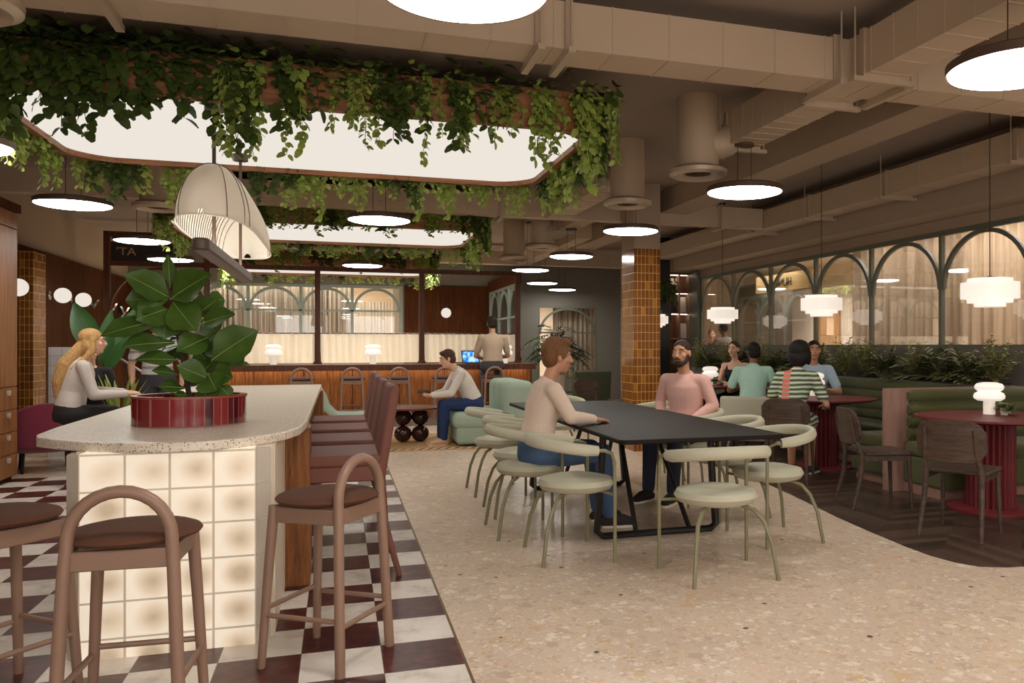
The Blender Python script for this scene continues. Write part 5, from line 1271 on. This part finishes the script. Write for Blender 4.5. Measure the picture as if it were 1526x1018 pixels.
# ------------------------------------------------------------------ hedge behind the wall bench
def frond(mb, base, dirn, L, w, n, droop, leafw, rnd):
    d = V(dirn).normalized(); side = d.cross(V((0,0,1))); side = side.normalized() if side.length > .1 else V((1,0,0))
    pts = []
    for i in range(n+1):
        f = i/n; pts.append(V(base)+d*(L*f)+V((0,0,-droop*L*f*f)))
    mb.tube(pts, [.005*(1-.7*i/n) for i in range(n+1)], 4)
    for i in range(2, n+1):
        f = i/n; k = w*math.sin(PI*min(.95,.25+.7*f))
        for s in (-1,1):
            a = pts[i]; t_ = (pts[i]-pts[i-1]).normalized()
            leafmesh(mb, a, a+(side*s*.85+t_*.55+V((0,0,rnd.uniform(-.25,.15)))).normalized()*k, leafw, (0,0,1), curl=.15, n=2)
def fern_mesh(seed):
    r = random.Random(seed); mb = MB()
    for k in range(26):
        a = r.uniform(0,2*PI); e = r.uniform(.35,1.3); dx = math.cos(a)*math.cos(e); dx = dx*.18 if dx > 0 else dx*.8
        frond(mb, (-.03,0,0), (dx, math.sin(a)*math.cos(e)*1.3, math.sin(e)), r.uniform(.34,.52), .13, 10, r.uniform(.25,.6), .036, r)
    return mb
def shrub_mesh(seed):
    r = random.Random(seed); mb = MB()
    for k in range(30):
        a = r.uniform(0,2*PI); e = r.uniform(.6,1.5); L = r.uniform(.22,.42); d = V((-.08+.1*math.cos(a)*math.cos(e)-(.12 if math.cos(a)<0 else 0), math.sin(a)*math.cos(e), math.sin(e)))
        pts = [d*(L*i/8)+V((r.uniform(-.01,.01),r.uniform(-.01,.01),0)) for i in range(9)]; mb.tube(pts, .003, 3)
        for i in range(2,9):
            for q in range(4):
                b = r.uniform(0,2*PI); dd = V((math.cos(b),math.sin(b),r.uniform(-.2,.6))).normalized(); z = r.uniform(.03,.05); leafmesh(mb, pts[i], pts[i]+dd*z, z*.6, (r.uniform(-.5,.5),0,1), n=2)
    return mb
HV = {}
hedge = [('fern',6.85,1.05,'dark feathery fern at the right end of the hedge'),('shrub',6.5,1.05,'pale leafy shrub at the right edge of the hedge'),('fern',7.25,1.25,'large dark feathery fern under the third arch from the right'),('shrub',7.65,.95,'small-leaved shrub left of the large feathery fern'),('fern',8.15,1.0,'arching fern behind the empty booth divider'),
 ('shrub',8.6,1.05,'small-leaved shrub right of the man in blue'),('shrub',9.05,1.1,'small-leaved shrub just behind the man in blue'),('fern',9.6,1.0,'fern between the woman in stripes and the man in blue'),('fern',10.6,1.1,'feathery fern right of the man in the mint shirt'),('shrub',11.2,1.0,'small-leaved shrub behind the couple at the farthest table'),('fern',11.8,1.0,'fern left of the woman in the black top'),('shrub',12.4,1.0,'small-leaved shrub right of the man in pink'),('fern',13.0,1.0,'fern behind the man in pink'),('shrub',13.5,1.1,'small-leaved shrub beside the tiled column')]
for i, (kd, y, s, lab) in enumerate(hedge):
    v = i % 3
    if (kd,v) not in HV:
        o = (fern_mesh(40+v) if kd == 'fern' else shrub_mesh(60+v)).build('hedge_fern' if kd == 'fern' else 'hedge_shrub', M[kd], ang=80); HV[(kd,v)] = o
    else: o = HV[(kd,v)].copy(); COL.objects.link(o)
    o.location = (6.185,y,.945); o.scale = (s*1.05,s*1.25*(1 if i%2 else -1),s*1.12); tag(o, lab, 'plant', 'plants of the hedge behind the booths')

# ------------------------------------------------------------------ floor plants
t = thing('plant_pot', 'tall cream pot holding the palm by the corner window', 'pot', (4.2,16.2,0))
MB().lathe([(.02,0),(.16,0),(.20,.72),(.185,.72),(.18,.68),(.02,.68)]).build('pot_body', M['cream'], t)
MB().lathe([(.02,.66),(.18,.68),(.02,.69)]).build('soil', M['soil'], t)
t = thing('palm_plant', 'tall drooping palm in front of the corner window', 'plant', (4.2,16.2,.68))
r = random.Random(9); w = MB()
for k in range(5):
    a = k*1.25; w.tube([(.03*math.cos(a),.03*math.sin(a),0),(.06*math.cos(a),.06*math.sin(a),.5),(.1*math.cos(a),.1*math.sin(a),.9)], .014, 6)
w.build('stem', M['trunk'], t)
w = MB()
for k in range(36):
    a = k*2.4+r.uniform(-.2,.2); e = r.uniform(-.1,1.25); zb = r.uniform(.35,.95)
    frond(w, (.08*math.cos(a),.08*math.sin(a),zb), (math.cos(a)*math.cos(e), math.sin(a)*math.cos(e), math.sin(e)), r.uniform(.5,.75), .22, 12, r.uniform(.5,1.0), .046, r)
w.build('fronds', M['palm'], t, ang=80)
t = thing('banana_plant', 'broad paddle-leaved plant behind the woman with blond hair', 'plant', (-2.86,11.9,0))
MB().lathe([(.02,0),(.17,0),(.2,.5),(.02,.5)]).build('pot', M['blackmetal'], t)
w = MB()
for dx, dy, h in ((-.1,.0,1.3),(.08,.05,1.2),(.0,-.05,1.15),(.15,0,1.25),(-.02,.1,1.3)): w.tube([(0,0,.45),(dx*.4,dy,.9),(dx,dy,h)], .014, 6)
w.build('stem', M['palm'], t)
for (b, tip, wd) in (((-.1,0,1.25),(-.30,-.05,1.86),.30),((.08,.05,1.15),(.36,.0,1.80),.22),((.0,-.05,1.1),(.12,-.12,1.76),.2),((.15,0,1.2),(.22,.05,1.73),.15),((-.02,.1,1.2),(-.2,.2,1.5),.22),((.05,-.1,1.0),(.32,-.2,1.42),.16)):
    w = MB(); leafmesh(w, b, tip, wd, (.2,-1,.25), fold=.35, curl=.12, n=7); w.build('leaf', M['banana'], t, ang=60)
t = thing('grassy_plant', 'spiky light green plant low between the two standing people on the left', 'plant', (-2.28,10.15,0))
MB().lathe([(.02,0),(.13,0),(.16,.55),(.02,.55)]).build('pot', M['blackmetal'], t)
w = MB(); r = random.Random(2)
for k in range(26):
    a = r.uniform(0,2*PI); q = r.uniform(.04,.28); h = r.uniform(.2,.5); leafmesh(w, (.05*math.cos(a),.05*math.sin(a),.54), (q*math.cos(a),q*math.sin(a),.54+h), .05, (math.cos(a),math.sin(a),.3), curl=-.1, n=4)
w.build('leaves', M['vinelight'], t, ang=60)
t = thing('hanging_planter', 'dark box on the wall with trailing greenery beside the bookcase', 'planter', (5.80,14.2,1.75))
MB().bx(-.10,.08,-.1,.06,0,.22).build('box', M['blackmetal'], t, smooth=False)
o = vine('broad', (5.80,14.12,2.45), R(180), 'dark trailing plant hanging high between the column and the bookcase', None, .9, 1.0)
# ------------------------------------------------------------------ camera, world, view
cam = bpy.data.cameras.new('camera'); co = bpy.data.objects.new('camera', cam); COL.objects.link(co)
F, CX, HY, YAW = 1220.0, 903.0, 515.0, math.atan2(398, 1220)
cam.sensor_width = 36; cam.sensor_fit = 'HORIZONTAL'; cam.lens = F/1526*36
cam.shift_x = (763-CX)/1526; cam.shift_y = (HY-509)/1526; cam.clip_start = .05; cam.clip_end = 100
co.location = (0,0,1.32); co.rotation_euler = (R(90),0,-YAW)
sc = bpy.context.scene; sc.camera = co
wd = bpy.data.worlds.new('world'); sc.world = wd; wd.use_nodes = True
wd.node_tree.nodes['Background'].inputs[0].default_value = (1,.88,.75,1); wd.node_tree.nodes['Background'].inputs[1].default_value = .3
vs = sc.view_settings; vs.view_transform = 'Standard'; vs.look = 'None'; vs.exposure = 0.0; vs.gamma = 1.0; vs.use_curve_mapping = False
sc.cycles.use_denoising = True
sc.cycles.max_bounces = 8; sc.cycles.diffuse_bounces = 5; sc.cycles.sample_clamp_indirect = 6
